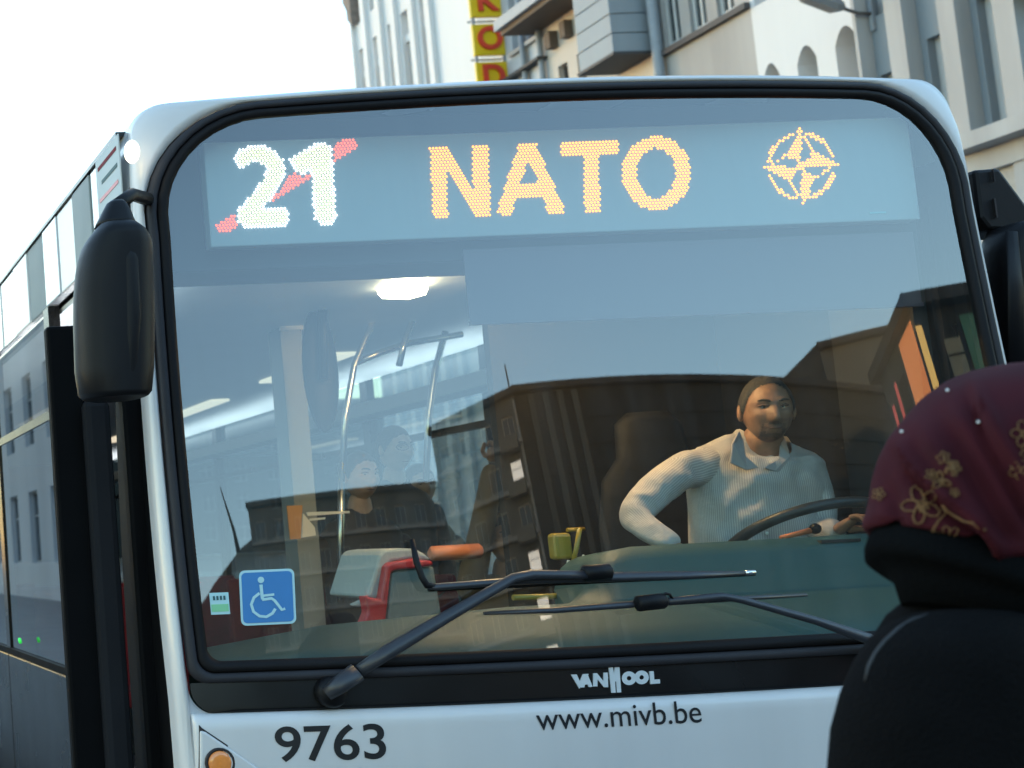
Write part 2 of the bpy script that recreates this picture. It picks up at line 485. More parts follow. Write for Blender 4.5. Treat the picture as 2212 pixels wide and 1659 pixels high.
# cream house with timber oriel
r_, f = street_house('cream_house', 1186, 1426, 'cream rendered house with a boarded blue-grey oriel bay', 26, 'cream')
zt = rzv(1227, 131); zt2 = rzv(1266, 100)
f.hole(f.a(1227), f.a(1206), zt - 2.2, zt); f.hole(f.a(1266), f.a(1249), zt - 2.2, zt)
f.wall('wall', MB_['cream'], r_)
for ua, ub in ((1206, 1227), (1249, 1266)):
    a0, a1 = f.a(ub), f.a(ua)
    f.window(win_mesh(a1 - a0, 2.2, MB_['framed'], MB_['pane'], 1, 1), r_, (a0 + a1) / 2, zt - 2.2, -.22)
ze = rzv(1190, 52)
f.band('eave', MB_['wood'], r_, f.a(1330), f.Lg + .5, ze, ze + .35, .0, 1.0)
f.band('gutter', MB_['pipe'], r_, f.a(1330), f.Lg + .55, ze + .15, ze + .45, 1.0, 1.16)
for u, v in ((1232, 62), (1200, 86)):
    p = RW(u, v); b = MB(); b.box((WX - .25, p.y - .12, p.z - .25), (WX, p.y + .12, p.z + .22)); b.build('wall_vent', MB_['wood'], r_)
yn = ry(1419); zb = rzv(1419, 114); xo = WX - 1.05; yf = yn + 1.45
b = MB(); b.box((xo + .04, yn + .04, zb + .05), (WX, yf, zb + 9)); b.build('oriel_core', MB_['board'], r_)
for k in range(14):
    z0 = zb + .08 + k * .5
    b = MB(); b.box((xo + .02, yn, z0), (WX - .02, yn + .035, z0 + .475)); b.build('board', MB_['board'], r_, bevel=.012)
    b = MB(); b.box((xo, yn + .0, z0), (xo + .035, yf, z0 + .475)); b.build('board', MB_['board'], r_, bevel=.012)
b = MB(); b.box((xo - .05, yn - .06, zb + 0), (WX, yf + .05, zb + .07)); b.build('oriel_underside', MB_['slate'], r_)
b = MB(); b.box((xo - .02, yn + .45, zb + 3.2), (xo + .012, yf - .1, zb + 6)); ob = b.build('oriel_window', MB_['frame'], r_)
b = MB(); b.box((xo - .026, yn + .55, zb + 3.3), (xo - .022, yf - .2, zb + 5.9)); b.build('pane', MB_['pane'], ob)
b = MB(); b.box((WX - .03, yn - .3, 0), (WX - .012, yf + 1.6, zb - .9)); b.build('dark_panel', MB_['slate'], r_)
for k in range(6):
    y = yn - .25 + k * .55; b = MB(); b.box((WX - .06, y, zb - 2.4), (WX - .031, y + .3, zb - 1.0)); b.build('white_slat', MB_['chalk'], r_)

# beige concrete house
r_, f = street_house('concrete_house', 1426, 1637, 'beige concrete house with rain stains under a row of windows', 24, 'beige')
zs = rzv(1482, 95); zs = rzv(1480, 80)
cols = ((1444, 1481), (1503, 1541), (1564, 1603))
for ua, ub in cols: f.hole(f.a(ub), f.a(ua), zs, zs + 2.6); f.hole(f.a(ub), f.a(ua), zs + 3.6, zs + 6.2)
f.wall('wall', MB_['beige'], r_)
for ua, ub in cols:
    a0, a1 = f.a(ub), f.a(ua)
    ms = win_mesh(a1 - a0, 2.6, MB_['frame'], MB_['pane'], 1, 1, .09)
    f.window(ms, r_, (a0 + a1) / 2, zs, -.15); f.window(ms, r_, (a0 + a1) / 2, zs + 3.6, -.15)
f.band('window_sill', MB_['slate'], r_, .0, f.Lg, zs - .2, zs - .06, -.1, .14)
b = MB(); b.tube([f.P(f.Lg - .2, 0, .16), f.P(f.Lg - .2, 24, .16)], .13, 10); b.build('downpipe', MB_['pipe'], r_)

# white house with arched windows
r_, f = street_house('white_house', 1637, 1886, 'white rendered house with three deep round-headed windows', 24, 'chalk2')
zc = rzv(1767, 84)
cols = ((1646, 1683), (1723, 1767), (1810, 1860))
for ua, ub in cols: f.hole(f.a(ub), f.a(ua), zc - 3.2, zc, .34); f.hole(f.a(ub), f.a(ua), zc + 1.4, zc + 4.6, .34)
f.dep = .6
f.wall('wall', MB_['chalk2'], r_)
for ua, ub in cols:
    a0, a1 = f.a(ub), f.a(ua)
    for z in (zc - 3.2, zc + 1.4):
        f.window(win_mesh(a1 - a0 - .02, 3.1, MB_['frame'], MB_['paneg'], 1, 1, .1), r_, (a0 + a1) / 2, z, -.5)

# blue-grey house with pilasters
r_, f = street_house('pilastered_house', 1886, 2330, 'blue-grey house with pale stone pilasters at the far right', 18, 'bluegrey')
wins = [(1926, 1951, 139), (2030, 2061, 78), (2040, 2061, 150), (2140, 2180, 40)]
w1 = rzv(1951, 142)
f.hole(f.a(1950), f.a(1900), w1 - 3.0, w1); f.hole(f.a(1947), f.a(1897), w1 + 1.2, w1 + 3.9, .5)
f.hole(f.a(2064), f.a(2010), w1 - 3.0, w1 + .3); f.hole(f.a(2064), f.a(2010), w1 + 1.6, w1 + 4.2)
f.hole(f.a(2182), f.a(2128), w1 - 2.9, w1 + .6); f.hole(f.a(2182), f.a(2128), w1 + 1.9, w1 + 4.2)
f.wall('wall', MB_['bluegrey'], r_)
for ua, ub, za, h in ((1900, 1950, w1 - 3, 3), (1897, 1947, w1 + 1.2, 2.6), (2010, 2064, w1 - 3, 3.3), (2010, 2064, w1 + 1.6, 2.6), (2128, 2182, w1 - 2.9, 3.5), (2128, 2182, w1 + 1.9, 2.3)):
    a0, a1 = f.a(ub), f.a(ua)
    f.window(win_mesh(a1 - a0, h, MB_['frame'], MB_['paneg'], 1, 1, .12), r_, (a0 + a1) / 2, za, -.22)
for ua, ub in ((1886, 1893), (1958, 1996), (2074, 2113), (2196, 2245)):
    f.band('pilaster', MB_['pil'], r_, f.a(ub), f.a(ua), 0, 17.5, .002, .3)
zl = rzv(2197, 310)
f.band('ledge', MB_['pil'], r_, 0, f.a(2085), zl, zl + .28, .0, .75); f.band('ledge_moulding', MB_['pil'], r_, 0, f.a(2085), zl - .4, zl - .005, .0, .35)
f.band('plinth', mat('cream_shop_wall', (.36, .345, .32), .8, var=.25), r_, 0, f.a(2085), 0, zl - .405, .004, .2)
b = MB(); p = RW(2190, -3); b.box((WX - .45, p.y - 1.5, p.z - .05), (WX, p.y - .35, p.z + .6)); b.build('balcony', MB_['wood'], r_)

# vertical sign made of letter boxes
def letter_mesh(ch, size, depth):
    c = bpy.data.curves.new('letter', 'FONT'); c.body = ch; c.size = size; c.extrude = depth; c.align_x = 'CENTER'; c.align_y = 'CENTER'; c.offset = size * .028
    o = bpy.data.objects.new('t', c); col.objects.link(o)
    dg = bpy.context.evaluated_depsgraph_get()
    me = bpy.data.meshes.new_from_object(o.evaluated_get(dg))
    bpy.data.objects.remove(o); return me
ys = ry(1096); dpt = ys - CAM_POS.y
sx0 = atY(1023, 90, ys).x; sx1 = atY(1094, 90, ys).x
root = thing('box_sign', (WX, ys, 0), 'vertical stack of yellow sign boxes with red capital letters on the white facade', 'sign')
ymat = mat('yellow_sign_face', (.72, .50, .005), .4, var=.06, vscale=1); rmat = mat('red_sign_letter', (.62, .05, .02), .4)
st = mat('sign_steel', (.3, .3, .31), .5)
for k, (ch, v0, v1) in enumerate((('O', -88, -34), ('K', -31, 36), ('O', 51, 119), ('D', 133, 201))):
    if k == 0: continue
    zt, zb = atY(1060, v0, ys).z, atY(1060, v1, ys).z
    b = MB(); b.box((sx0, ys, zb), (sx1, ys + .12, zt)); bx = b.build('sign_box', ymat, root, bevel=.03)
    me = letter_mesh(ch, (zt - zb) * .98, .03)
    me.materials.clear(); me.materials.append(rmat)
    o = new_obj('sign_letter', me, bx, ((sx0 + sx1) / 2 - .0, ys - .03, (zt + zb) / 2)); o.rotation_euler = (rad(90), 0, 0)
    for x in (sx0 + .07, sx1 - .1):
        b = MB(); b.box((x - .04, ys + .03, zb - .26), (x + .04, ys + .115, zb - .002)); b.build('sign_spacer', st, root)
for v in (41, 124):
    b = MB(); z = atY(1060, v + 1, ys).z; b.tube([(sx0 - .05, ys + .16, z), (WX, ys + .16, z)], .03, 6); b.build('sign_bracket', st, root)

# street lamp fixed to the facade
pl = RW(1886, 30)
root = thing('street_lamp', (WX, pl.y, pl.z), 'grey street lamp head on an arm fixed to the white house wall', 'street lamp')
b = MB(); b.box((WX - .06, pl.y - .05, pl.z - .35), (WX, pl.y + .05, pl.z + .3)); b.build('wall_plate', MB_['pipe'], root)
pe = atY(1815, 16, pl.y)
b = MB(); b.tube([(WX - .03, pl.y, pl.z), ((WX + pe.x) / 2, pl.y, pl.z + .03), pe], .035, 8); b.build('lamp_arm', MB_['framed'], root)
b = MB(); h0 = atY(1736, 0, pl.y)
b.loft([[(x, pl.y + dy * w, z + dz * w) for dy, dz in ((-.16, -.02), (-.1, -.12), (.1, -.12), (.16, -.02), (.12, .16), (-.12, .16))] for x, z, w in ((pe.x + .05, pe.z, .5), (pe.x - .15, pe.z + .04, 1), (h0.x, h0.z + .1, .9), (h0.x - .04, h0.z + .1, .5))], smooth=False)
hd = b.build('lamp_head', mat('grey_lamp_housing', (.2, .21, .22), .4), root)

# ------------------------------------------------------------------ buildings behind the viewer, seen in the windscreen
def bp(az, r): return (r * math.sin(rad(az)), .15 - r * math.cos(rad(az)))
def top(el, r): return 1.9 + r * math.tan(rad(el))
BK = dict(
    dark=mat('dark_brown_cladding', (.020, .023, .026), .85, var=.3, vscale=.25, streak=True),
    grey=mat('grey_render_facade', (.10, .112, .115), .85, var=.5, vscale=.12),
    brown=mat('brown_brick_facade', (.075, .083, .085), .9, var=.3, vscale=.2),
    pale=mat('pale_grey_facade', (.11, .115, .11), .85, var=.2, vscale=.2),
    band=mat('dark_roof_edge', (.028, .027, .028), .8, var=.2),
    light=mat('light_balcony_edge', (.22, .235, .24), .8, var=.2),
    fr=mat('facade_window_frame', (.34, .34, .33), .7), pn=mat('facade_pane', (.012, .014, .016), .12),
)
def block(name, A, B, H, label, m, back, rows, colw, floor_h=3.1, z_lo=7, ledge=True, lit=(), mull=1):
    """lit: (column from the first end, row from the top)"""
    mid = ((A[0] + B[0]) / 2, (A[1] + B[1]) / 2)
    root = thing(name, (mid[0], mid[1], 0), label, 'building', 'buildings mirrored in the windscreen')
    far = (mid[0] * 2, mid[1] * 2)
    f = Facade(A, B, 0, H, .3, inward=far)
    n = max(1, int(f.Lg / colw)); sp = f.Lg / n; w, h = sp * .5, 1.7
    for i in range(n):
        for r in range(rows):
            z = H - 2.4 - r * floor_h
            if z < z_lo: break
            f.hole(sp * (i + .5) - w / 2, sp * (i + .5) + w / 2, z - .6, z - .6 + h)
    f.wall('wall', m, root, back)
    dk = win_mesh(w, h, BK['fr'], BK['pn'], mull, 0, .09); lt = win_mesh(w, h, BK['fr'], L['lit'], 0, 1, .06)
    for i in range(n):
        for r in range(rows):
            z = H - 2.4 - r * floor_h
            if z < z_lo: break
            f.window(lt if (i, r) in lit else dk, root, sp * (i + .5), z - .6, -.2)
    f.band('roof_edge', BK['band'], root, -.3, f.Lg + .3, H - .1, H + .35, -.3, .7)
    if ledge:
        for r in range(rows):
            z = H - 3.5 - r * floor_h
            if z > z_lo: f.band('storey_ledge', BK['light'], root, 0, f.Lg, z, z + .28, .002, .5)
    return root, f

K0 = bp(25.1, 95); HK = top(18.75, 95)
H2 = HK
A2 = bp(17.0, (H2 - 1.9) / math.tan(rad(18.0)))
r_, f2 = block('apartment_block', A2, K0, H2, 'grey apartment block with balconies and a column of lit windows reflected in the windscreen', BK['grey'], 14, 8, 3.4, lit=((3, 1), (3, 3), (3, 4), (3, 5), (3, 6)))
f2.band('canopy', BK['light'], r_, -7, 3, H2 - 9.2, H2 - 8.6, -.2, 2.2)
for r in range(7): f2.band('balcony', BK['pale'], r_, f2.Lg - 3.3, f2.Lg - .6, H2 - 4.0 - r * 3.1, H2 - 3.0 - r * 3.1, .51, 1.3)
f2.band('drainpipe', BK['light'], r_, f2.Lg - .4, f2.Lg - .1, 0, H2 - .5, .0, .3)
d3 = 95 * math.cos(rad(12.1)); e3 = bp(60, d3 / math.cos(rad(47)))
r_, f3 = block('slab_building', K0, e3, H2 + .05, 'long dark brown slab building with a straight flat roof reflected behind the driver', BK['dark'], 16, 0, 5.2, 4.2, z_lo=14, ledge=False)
for k in range(4): f3.band('cladding_rib', BK['brown'], r_, 2 + k * 2.3, 2.9 + k * 2.3, 0, H2 - .2, .002, .25)
for z in [H2 - 2.2 - 1.9 * k for k in range(12)]: f3.band('cladding_joint', BK['dark'], r_, 0, f3.Lg, z, z + .16, .002, .12)
r1 = 118
H1 = top(16.2, r1)
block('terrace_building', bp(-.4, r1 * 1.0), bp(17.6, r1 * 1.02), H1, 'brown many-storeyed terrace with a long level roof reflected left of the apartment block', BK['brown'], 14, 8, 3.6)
# gabled building beyond the far left end
A0, B0 = bp(-8.5, 118), bp(.4, 124)
rt = thing('gabled_building', ((A0[0] + B0[0]) / 2, (A0[1] + B0[1]) / 2, 0), 'grey building with a long sloping roof at the left end of the reflected street', 'building')
f0 = Facade(A0, B0, 0, top(9.6, 114), .3, inward=(0, -300)); f0.wall('wall', BK['pale'], rt, 14)
b = MB(); za, zb = top(9.6, 114), top(16.4, 114)
dn = f0.N * -14
pa, pb = f0.P(-1, za, .6), f0.P(f0.Lg, za, .6)
prof = [(-1.5, za + .05), (f0.Lg * .22, za + (zb - za) * .34), (f0.Lg * .45, za + (zb - za) * .62), (f0.Lg * .78, za + (zb - za) * .88), (f0.Lg - .1, zb), (f0.Lg - .1, za + .05)]
b.poly([f0.P(a, z, .3) for a, z in prof], dn); b.build('roof', BK['brown'], rt)
b = MB(); b.tube([f0.P(f0.Lg * .8, zb - 2, -2), f0.P(f0.Lg * .77, zb + .6, -2), f0.P(f0.Lg * .68, zb + 4.6, -2)], [.5, .3, .06], 6); b.build('roof_horn', BK['band'], rt)
b = MB(); b.tube([f2.P(f2.Lg - .6, H2, -.6), f2.P(f2.Lg - .6, H2 + 2.4, -.6)], .12, 6); b.build('chimney', BK['band'], r_)
# light hip-roofed building beyond the slab
r4 = 165
P45, P53, P66 = bp(46, r4), bp(52.9, r4 * .97), bp(66, r4 * 1.06)
rt = thing('hipped_building', (P53[0], P53[1], 0), 'pale grey building with a hipped roof rising beyond the dark slab building', 'building')
z4 = top(15.8, r4)
f4 = Facade(P53, P66, 0, z4, .3, inward=(300, -300)); f4.wall('wall', BK['pale'], rt, 12)
f4.band('roof_edge', BK['band'], rt, -.5, f4.Lg, z4, z4 + .7, -12, .8)
f5 = Facade(P45, P53, 0, z4 - 3, .3, inward=(300, -300)); f5.wall('side_wall', BK['grey'], rt, 12)
b = MB(); b.add([f5.P(-1, z4 - 1.5, .5), f5.P(f5.Lg, z4 - 3.2, .5), f5.P(f5.Lg, z4 + .7, .5)], [(0, 1, 2)]); b.poly([f5.P(-14, z4 - 3.2, .5), f5.P(f5.Lg, z4 - 3.2, .5), f5.P(f5.Lg, z4 + .7, .5)], f5.N * -10); b.build('hip_roof', BK['grey'], rt)
# corner shop building with lit panels, at the right edge of the windscreen
r5 = 58
def bp(az, r): return (1.05 + r * math.sin(rad(az)), .22 - r * math.cos(rad(az)))
Pc = bp(61.6, r5); Pl = bp(57.2, r5 * 1.12); Pr = bp(72, r5 * 1.10); z5 = top(16.2, r5)
rt = thing('corner_shop', (Pc[0], Pc[1], 0), 'dark corner building with glowing orange and red panels under a flat overhanging roof', 'building')
fa = Facade(Pl, Pc, 0, z5, .2, inward=(200, -100)); fa.wall('side_wall', BK['pale'], rt, 8)
fb = Facade(Pc, Pr, 0, z5, .2, inward=(200, -100)); fb.wall('wall', BK['dark'], rt, 8)
fa.band('roof', BK['band'], rt, -.8, fa.Lg + .8, z5, z5 + .5, -8, .9)
fb.band('roof', BK['band'], rt, -.8, fb.Lg + .8, z5 + .004, z5 + .5, -8, .9)
n = fa.Lg
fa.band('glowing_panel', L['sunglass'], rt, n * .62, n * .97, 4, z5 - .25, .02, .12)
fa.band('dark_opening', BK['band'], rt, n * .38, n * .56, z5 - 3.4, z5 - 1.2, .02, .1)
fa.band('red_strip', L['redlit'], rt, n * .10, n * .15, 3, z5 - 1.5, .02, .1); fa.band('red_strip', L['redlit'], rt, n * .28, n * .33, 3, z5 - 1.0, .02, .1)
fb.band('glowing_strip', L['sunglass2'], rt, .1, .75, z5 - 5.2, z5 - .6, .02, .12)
fb.band('pale_shutter', mat('pale_shutter', (.25, .23, .17), .7), rt, 2.6, 4.4, 2, z5 - 1.3, .02, .1)
for k in range(9): fb.band('shutter_rail', BK['band'], rt, 2.6, 4.4, z5 - 2.0 - k * .9, z5 - 1.92 - k * .9, .101, .14)
fb.band('green_panel', mat('green_panel', (.03, .17, .11), .5), rt, 5.0, 7.6, z5 - 3.0, z5 - .5, .02, .1)
fb.band('orange_panel', mat('orange_brick_panel', (.28, .11, .05), .8), rt, 5.0, 7.6, z5 - 6.4, z5 - 3.4, .02, .1)

# left-hand row, mirrored in the side of the bus
lm = mat('left_row_render', (.75, .74, .74), .85, var=.25, vscale=.4, streak=True)
LA, LB = (-8.0, 12.0), (-8.0, 62.0)
rt = thing('townhouse_row', (-8, 37, 0), 'pale townhouse front mirrored in the glazed side of the bus', 'building')
fl = Facade(LA, LB, 0, 8.2, .3, inward=(-40, 30))
for i in range(14):
    for z in (1.2, 4.8): fl.hole(1.5 + i * 3.5, 3.0 + i * 3.5, z, z + 2.2)
fl.wall('wall', lm, rt, 8)
ms = win_mesh(1.5, 2.2, MB_['frame'], MB_['pane'])
for i in range(14):
    for z in (1.2, 4.8): fl.window(ms, rt, 2.25 + i * 3.5, z, -.2)
# houses closing the far end of the street, low behind the bus
for nm, x0, x1, y, h, lab in (('end_house', 6, 34, 150, 15, 'distant pale house row closing the street behind the bus'), ('end_terrace', 34.5, 95, 158, 18, 'distant brown terrace beyond the right-hand houses')):
    rt = thing(nm, ((x0 + x1) / 2, y, 0), lab, 'building')
    fe = Facade((x0, y), (x1, y), 0, h, .3, inward=(0, 400))
    n = int(fe.Lg / 4)
    for i in range(n):
        for r in range(4): fe.hole(1.2 + i * 4, 2.7 + i * 4, 2 + r * 3.4, 4 + r * 3.4)
    fe.wall('wall', MB_['beige'] if nm == 'end_house' else BK['brown'], rt, 10)
    for i in range(n):
        for r in range(4): fe.window(ms, rt, 1.95 + i * 4, 2 + r * 3.4, -.2)
# ------------------------------------------------------------------ the bus
bus = thing('bus', (XC, 3, 0), 'white city bus facing the viewer with an amber destination display and a wide curved windscreen', 'bus')

def outline(ht, hb, z0, z1, rt, rb, nc=9, ns=14, nz=14):
    """rounded rectangle on the bus front as (x, z), same count for any size"""
    pts = []
    hw = lambda z: hb + (ht - hb) * (z - z0) / (z1 - z0)
    for k in range(ns): pts.append((-hb + rb + (2 * hb - 2 * rb) * k / ns, z0))
    for k in range(nc): a = -math.pi / 2 + math.pi / 2 * k / nc; pts.append((hb - rb + rb * math.cos(a), z0 + rb + rb * math.sin(a)))
    for k in range(nz):
        z = z0 + rb + (z1 - rt - z0 - rb) * k / nz; pts.append((hw(z) if k else hb, z))
    for k in range(nc): a = math.pi / 2 * k / nc; pts.append((ht - rt + rt * math.cos(a), z1 - rt + rt * math.sin(a)))
    for k in range(ns): pts.append((ht - rt - (2 * ht - 2 * rt) * k / ns, z1))
    for k in range(nc): a = math.pi / 2 + math.pi / 2 * k / nc; pts.append((-ht + rt + rt * math.cos(a), z1 - rt + rt * math.sin(a)))
    for k in range(nz):
        z = z1 - rt - (z1 - rt - z0 - rb) * k / nz; pts.append((-hw(z) if k else -ht, z))
    for k in range(nc): a = math.pi + math.pi / 2 * k / nc; pts.append((-hb + rb + rb * math.cos(a), z0 + rb + rb * math.sin(a)))
    return [(x + .015 + .052 * max(0, (z - 1.1) / 1.45) ** 2, z) for x, z in pts]
def lp(o, off): return [fpt(x, z, off) for x, z in o]

GL = outline(1.206, 1.190, 1.178, 2.760, .28, .04)          # glass
GO = outline(1.262, 1.238, 1.125, 2.805, .32, .05)          # rubber, outside
HO = outline(1.264, 1.242, 1.043, 2.808, .322, .07)         # hole in the white front
def mixo(a, b, t): return [(p[0] + (q[0] - p[0]) * t, p[1] + (q[1] - p[1]) * t) for p, q in zip(a, b)]
B1 = outline(1.282, 1.258, .40, 2.824, .18, .07)
B2 = outline(1.290, 1.268, .36, 2.836, .11, .07)
B3 = outline(1.284, 1.272, .33, 2.846, .085, .07)
def lpy(o, dy): return [Vector((x, fy(x, z) + dy, z)) for x, z in o]
b = MB()
fin = [Vector((x, .62, z)) for x, z in B3]
b.loft([lpy(HO, .05), lpy(HO, .004), lpy(mixo(HO, B1, .35), -.006), lpy(B1, .006), lpy(B2, .028), lpy(mixo(B2, B3, .6), .05), lpy(B3, .085)], caps=False)
b.build('front_mask', M['white'], bus)
zsp = min(p[1] for p in B3 if p[1] >= 2.44)
lowr = [p for p in B3 if p[1] <= zsp + 1e-6]
for sg, nm in ((-1, 'front_corner_panel'), (1, 'front_corner_panel')):
    sd_ = sorted([p for p in lowr if (p[0] - XC) * sg > 1.2], key=lambda p: p[1])
    b = MB(); b.loft([lpy(sd_, .086), [Vector((x, .64, z)) for x, z in sd_]], close=False, caps=False); b.build(nm, M['doorb'], bus)
upr = [p for p in B3 if p[1] >= 2.44]
upr = sorted(upr, key=lambda p: math.atan2(p[1] - 2.3, p[0] - XC))
b = MB(); b.loft([lpy(upr, .086), [Vector((x, .70, z)) for x, z in upr], [Vector((x, 3.0, z + .03)) if abs(x - XC) < 1.0 else Vector((x, 3.0, z)) for x, z in upr], [Vector((x, 11.3, z + .03)) if abs(x - XC) < 1.0 else Vector((x, 11.3, z)) for x, z in upr]], close=False, caps=False)
b.build('roof', M['silver'], bus)
b = MB()
b.loft([lp(GL, -.03), lp(mixo(GL, GO, -.12), .000), lp(mixo(GL, GO, -.12), .006), lp(mixo(GL, GO, .15), .016), lp(mixo(GL, GO, .38), .013), lp(mixo(GL, GO, .46), .004), lp(mixo(GL, GO, .50), -.01)], caps=False)
b.build('windscreen_rubber', M['rubber'], bus)
b = MB(); b.loft([lp(mixo(GL, GO, .475), -.01), lp(mixo(GL, GO, .49), .009), lp(mixo(GL, GO, .56), .015), lp(mixo(GL, GO, .76), .018), lp(mixo(GL, GO, .95), .011), lp(GO, -.01)], caps=False)
b.build('rubber_trim', M['trim'], bus)
# black panel under the glass
SP = outline(1.2375, 1.238, 1.045, 1.128, .004, .066)
def fillgrid(o, off, nx=40, nz=14):
    zs = sorted({round(p[1], 4) for p in o}); z0, z1 = zs[0], zs[-1]
    left = sorted([(p[1], p[0]) for p in o if p[0] < XC]); right = sorted([(p[1], p[0]) for p in o if p[0] >= XC])
    def ext(tab, z, sgn):
        best = None
        for (za, xa), (zb, xb) in zip(tab, tab[1:]):
            if za <= z <= zb + 1e-9:
                x = xa if zb - za < 1e-9 else xa + (xb - xa) * (z - za) / (zb - za)
                best = x if best is None else (max if sgn > 0 else min)(best, x)
        return best
    rows = [z0 + (z1 - z0) * (.5 - .5 * math.cos(math.pi * k / nz)) for k in range(nz + 1)]
    vsr = []
    for z in rows:
        zz = min(max(z, z0 + 1e-4), z1 - 1e-4)
        a, c = ext(left, zz, -1), ext(right, zz, 1)
        vsr.append([fpt(a + (c - a) * i / nx, z, off) for i in range(nx + 1)])
    b = MB()
    b.grid(lambda s, t: vsr[round(t * nz)][round(s * nx)], nx, nz)
    return b
fillgrid(SP, .003, 30, 8).build('sill_panel', M['black'], bus)
ws = fillgrid(mixo(GL, GO, .1), .0, 72, 60).build('windscreen', M['glass'], bus)

# white lower panel with a rolled lip
xl, xr = XC - 1.262, XC + 1.25
cx = [xl - .001, xl, xl + .006] + [xl + .02 + (xr - xl - .04) * k / 30 for k in range(31)] + [xr - .006, xr, xr + .001]
prof = [(.30, .028), (.60, .03), (.9, .031), (1.0, .031), (1.022, .029), (1.034, .024), (1.042, .015), (1.046, .003), (1.047, -.02)]
def panel_pt(i, j):
    z, o = prof[j]; x = cx[i]
    if i == 0 or i == len(cx) - 1: o = -.02
    elif i == 1 or i == len(cx) - 2: o = o - .006
    return Vector((x, fy(x, 1.0) - o, z))
b = MB(); nu, nv = len(cx) - 1, len(prof) - 1
b.grid(lambda s, t: panel_pt(round(s * nu), round(t * nv)), nu, nv)
b.build('front_panel', M['white'], bus)
def pfront(u, v, off=0):                   # sight line met with the white panel
    return front(u, v, .031 + off)
# headlamp cover, split from the panel by a diagonal gap
g = [(433, 1578), (446, 1582), (700, 1755), (700, 1800), (433, 1800)]
b = MB(); b.poly([pfront(u, v, .0012) for u, v in [(430, 1566), (437, 1573), (720, 1762), (720, 1815), (430, 1815)]], (0, .02, 0)); b.build('cover_gap', M['gap'], bus)
b = MB(); b.poly([pfront(u, v, .010) for u, v in g], (0, .012, 0)); hc = b.build('headlamp_cover', M['white'], bus, bevel=.006)
c = pfront(475, 1648, .012)
b = MB(); b.loft([[c + Vector((math.cos(a) * r, -y, math.sin(a) * r)) for a in [2 * math.pi * k / 20 for k in range(20)]] for r, y in ((.040, -.004), (.040, .004), (.034, .004), (.033, -.001))]); lmp = b.build('indicator_lamp', M['gap'], hc)
b = MB(); b.ball(c + Vector((0, -.001, 0)), (.032, .008, .032), 18, 8); 
b.build('indicator_lens', M['indic'], hc)

# lettering
def text_mesh(body, off):
    c = bpy.data.curves.new('t', 'FONT'); c.body = body; c.size = 1; c.offset = off; c.resolution_u = 6
    o = bpy.data.objects.new('t', c); col.objects.link(o)
    me = bpy.data.meshes.new_from_object(o.evaluated_get(bpy.context.evaluated_depsgraph_get()))
    bpy.data.objects.remove(o)
    vs = [v.co.copy() for v in me.vertices]; fs = [list(p.vertices) for p in me.polygons]
    return vs, fs
def lettering(name, body, u0, u1, vb, vt, m, off, track=0, squeeze=1):
    """text between u0..u1, standing on vb (at u0), cap height reaching vt, wrapped on the panel"""
    vs, fs = text_mesh(body, off)
    x0, x1 = min(p.x for p in vs), max(p.x for p in vs)
    y0, y1 = 0, max(p.y for p in vs)
    a, c = pfront(u0, vb), pfront(u1, vb)
    zt = pfront(u0, vt).z
    b = MB()
    pts = []
    for p in vs:
        x = a.x + (p.x - x0) / (x1 - x0) * (c.x - a.x); z = a.z + (p.y - y0) / (y1 - y0) * (zt - a.z)
        pts.append(Vector((x, fy(x, 1.0) - .0325, z)))
    b.add(pts, fs); return b.build(name, m, bus, fix=False)
lettering('fleet_number', '9763', 597, 836, 1644, 1569, M['text'], .012)
lettering('web_address', 'www.mivb.be', 1160, 1518, 1577, 1529, M['text'], .002)

# maker's lettering on the black panel: geometric capitals
def flat_on(pts, off=.006): return [front(u, v, off) for u, v in pts]
def logo_piece(pts, holes=None):
    b = MB(); b.poly(flat_on(pts, .007), (0, .003, 0)); return b.build('maker_letter', M['logo'], bus)
def lu(x, y): return ((1400 + x * 1100 / 2212) * .749, (1600 + y * 1100 / 2212) * .749)
for pc in ([(497, 695), (530, 694), (548, 735), (566, 692), (600, 691), (546, 776)],
           [(552, 770), (592, 690), (622, 766), (600, 767), (594, 752), (578, 753), (574, 769)],
           [(626, 764), (626, 688), (648, 687), (686, 735), (686, 684), (710, 683), (712, 768), (688, 768), (650, 720), (650, 763)],
           [(714, 636), (738, 635), (746, 700), (752, 635), (776, 634), (788, 798), (764, 799), (760, 735), (752, 735), (756, 800), (732, 801)],
           [(706, 722), (712, 722), (712, 706), (706, 706)],
           [(952, 676), (976, 675), (980, 724), (1012, 722), (1014, 746), (958, 750)]):
    logo_piece([lu(x, y) for x, y in pc])
for cx_, cy_ in ((833, 716), (906, 711)):
    n = 20
    b = MB()
    o = [lu(cx_ + 42 * math.cos(2 * math.pi * k / n), cy_ + 40 * math.sin(2 * math.pi * k / n)) for k in range(n)]
    i = [lu(cx_ + 13 * math.cos(2 * math.pi * k / n), cy_ + 13 * math.sin(2 * math.pi * k / n)) for k in range(n)]
    b.loft([flat_on(i, .004), flat_on(i, .007), flat_on(o, .007), flat_on(o, .004)], caps=False, smooth=False); b.build('maker_letter', M['logo'], bus)

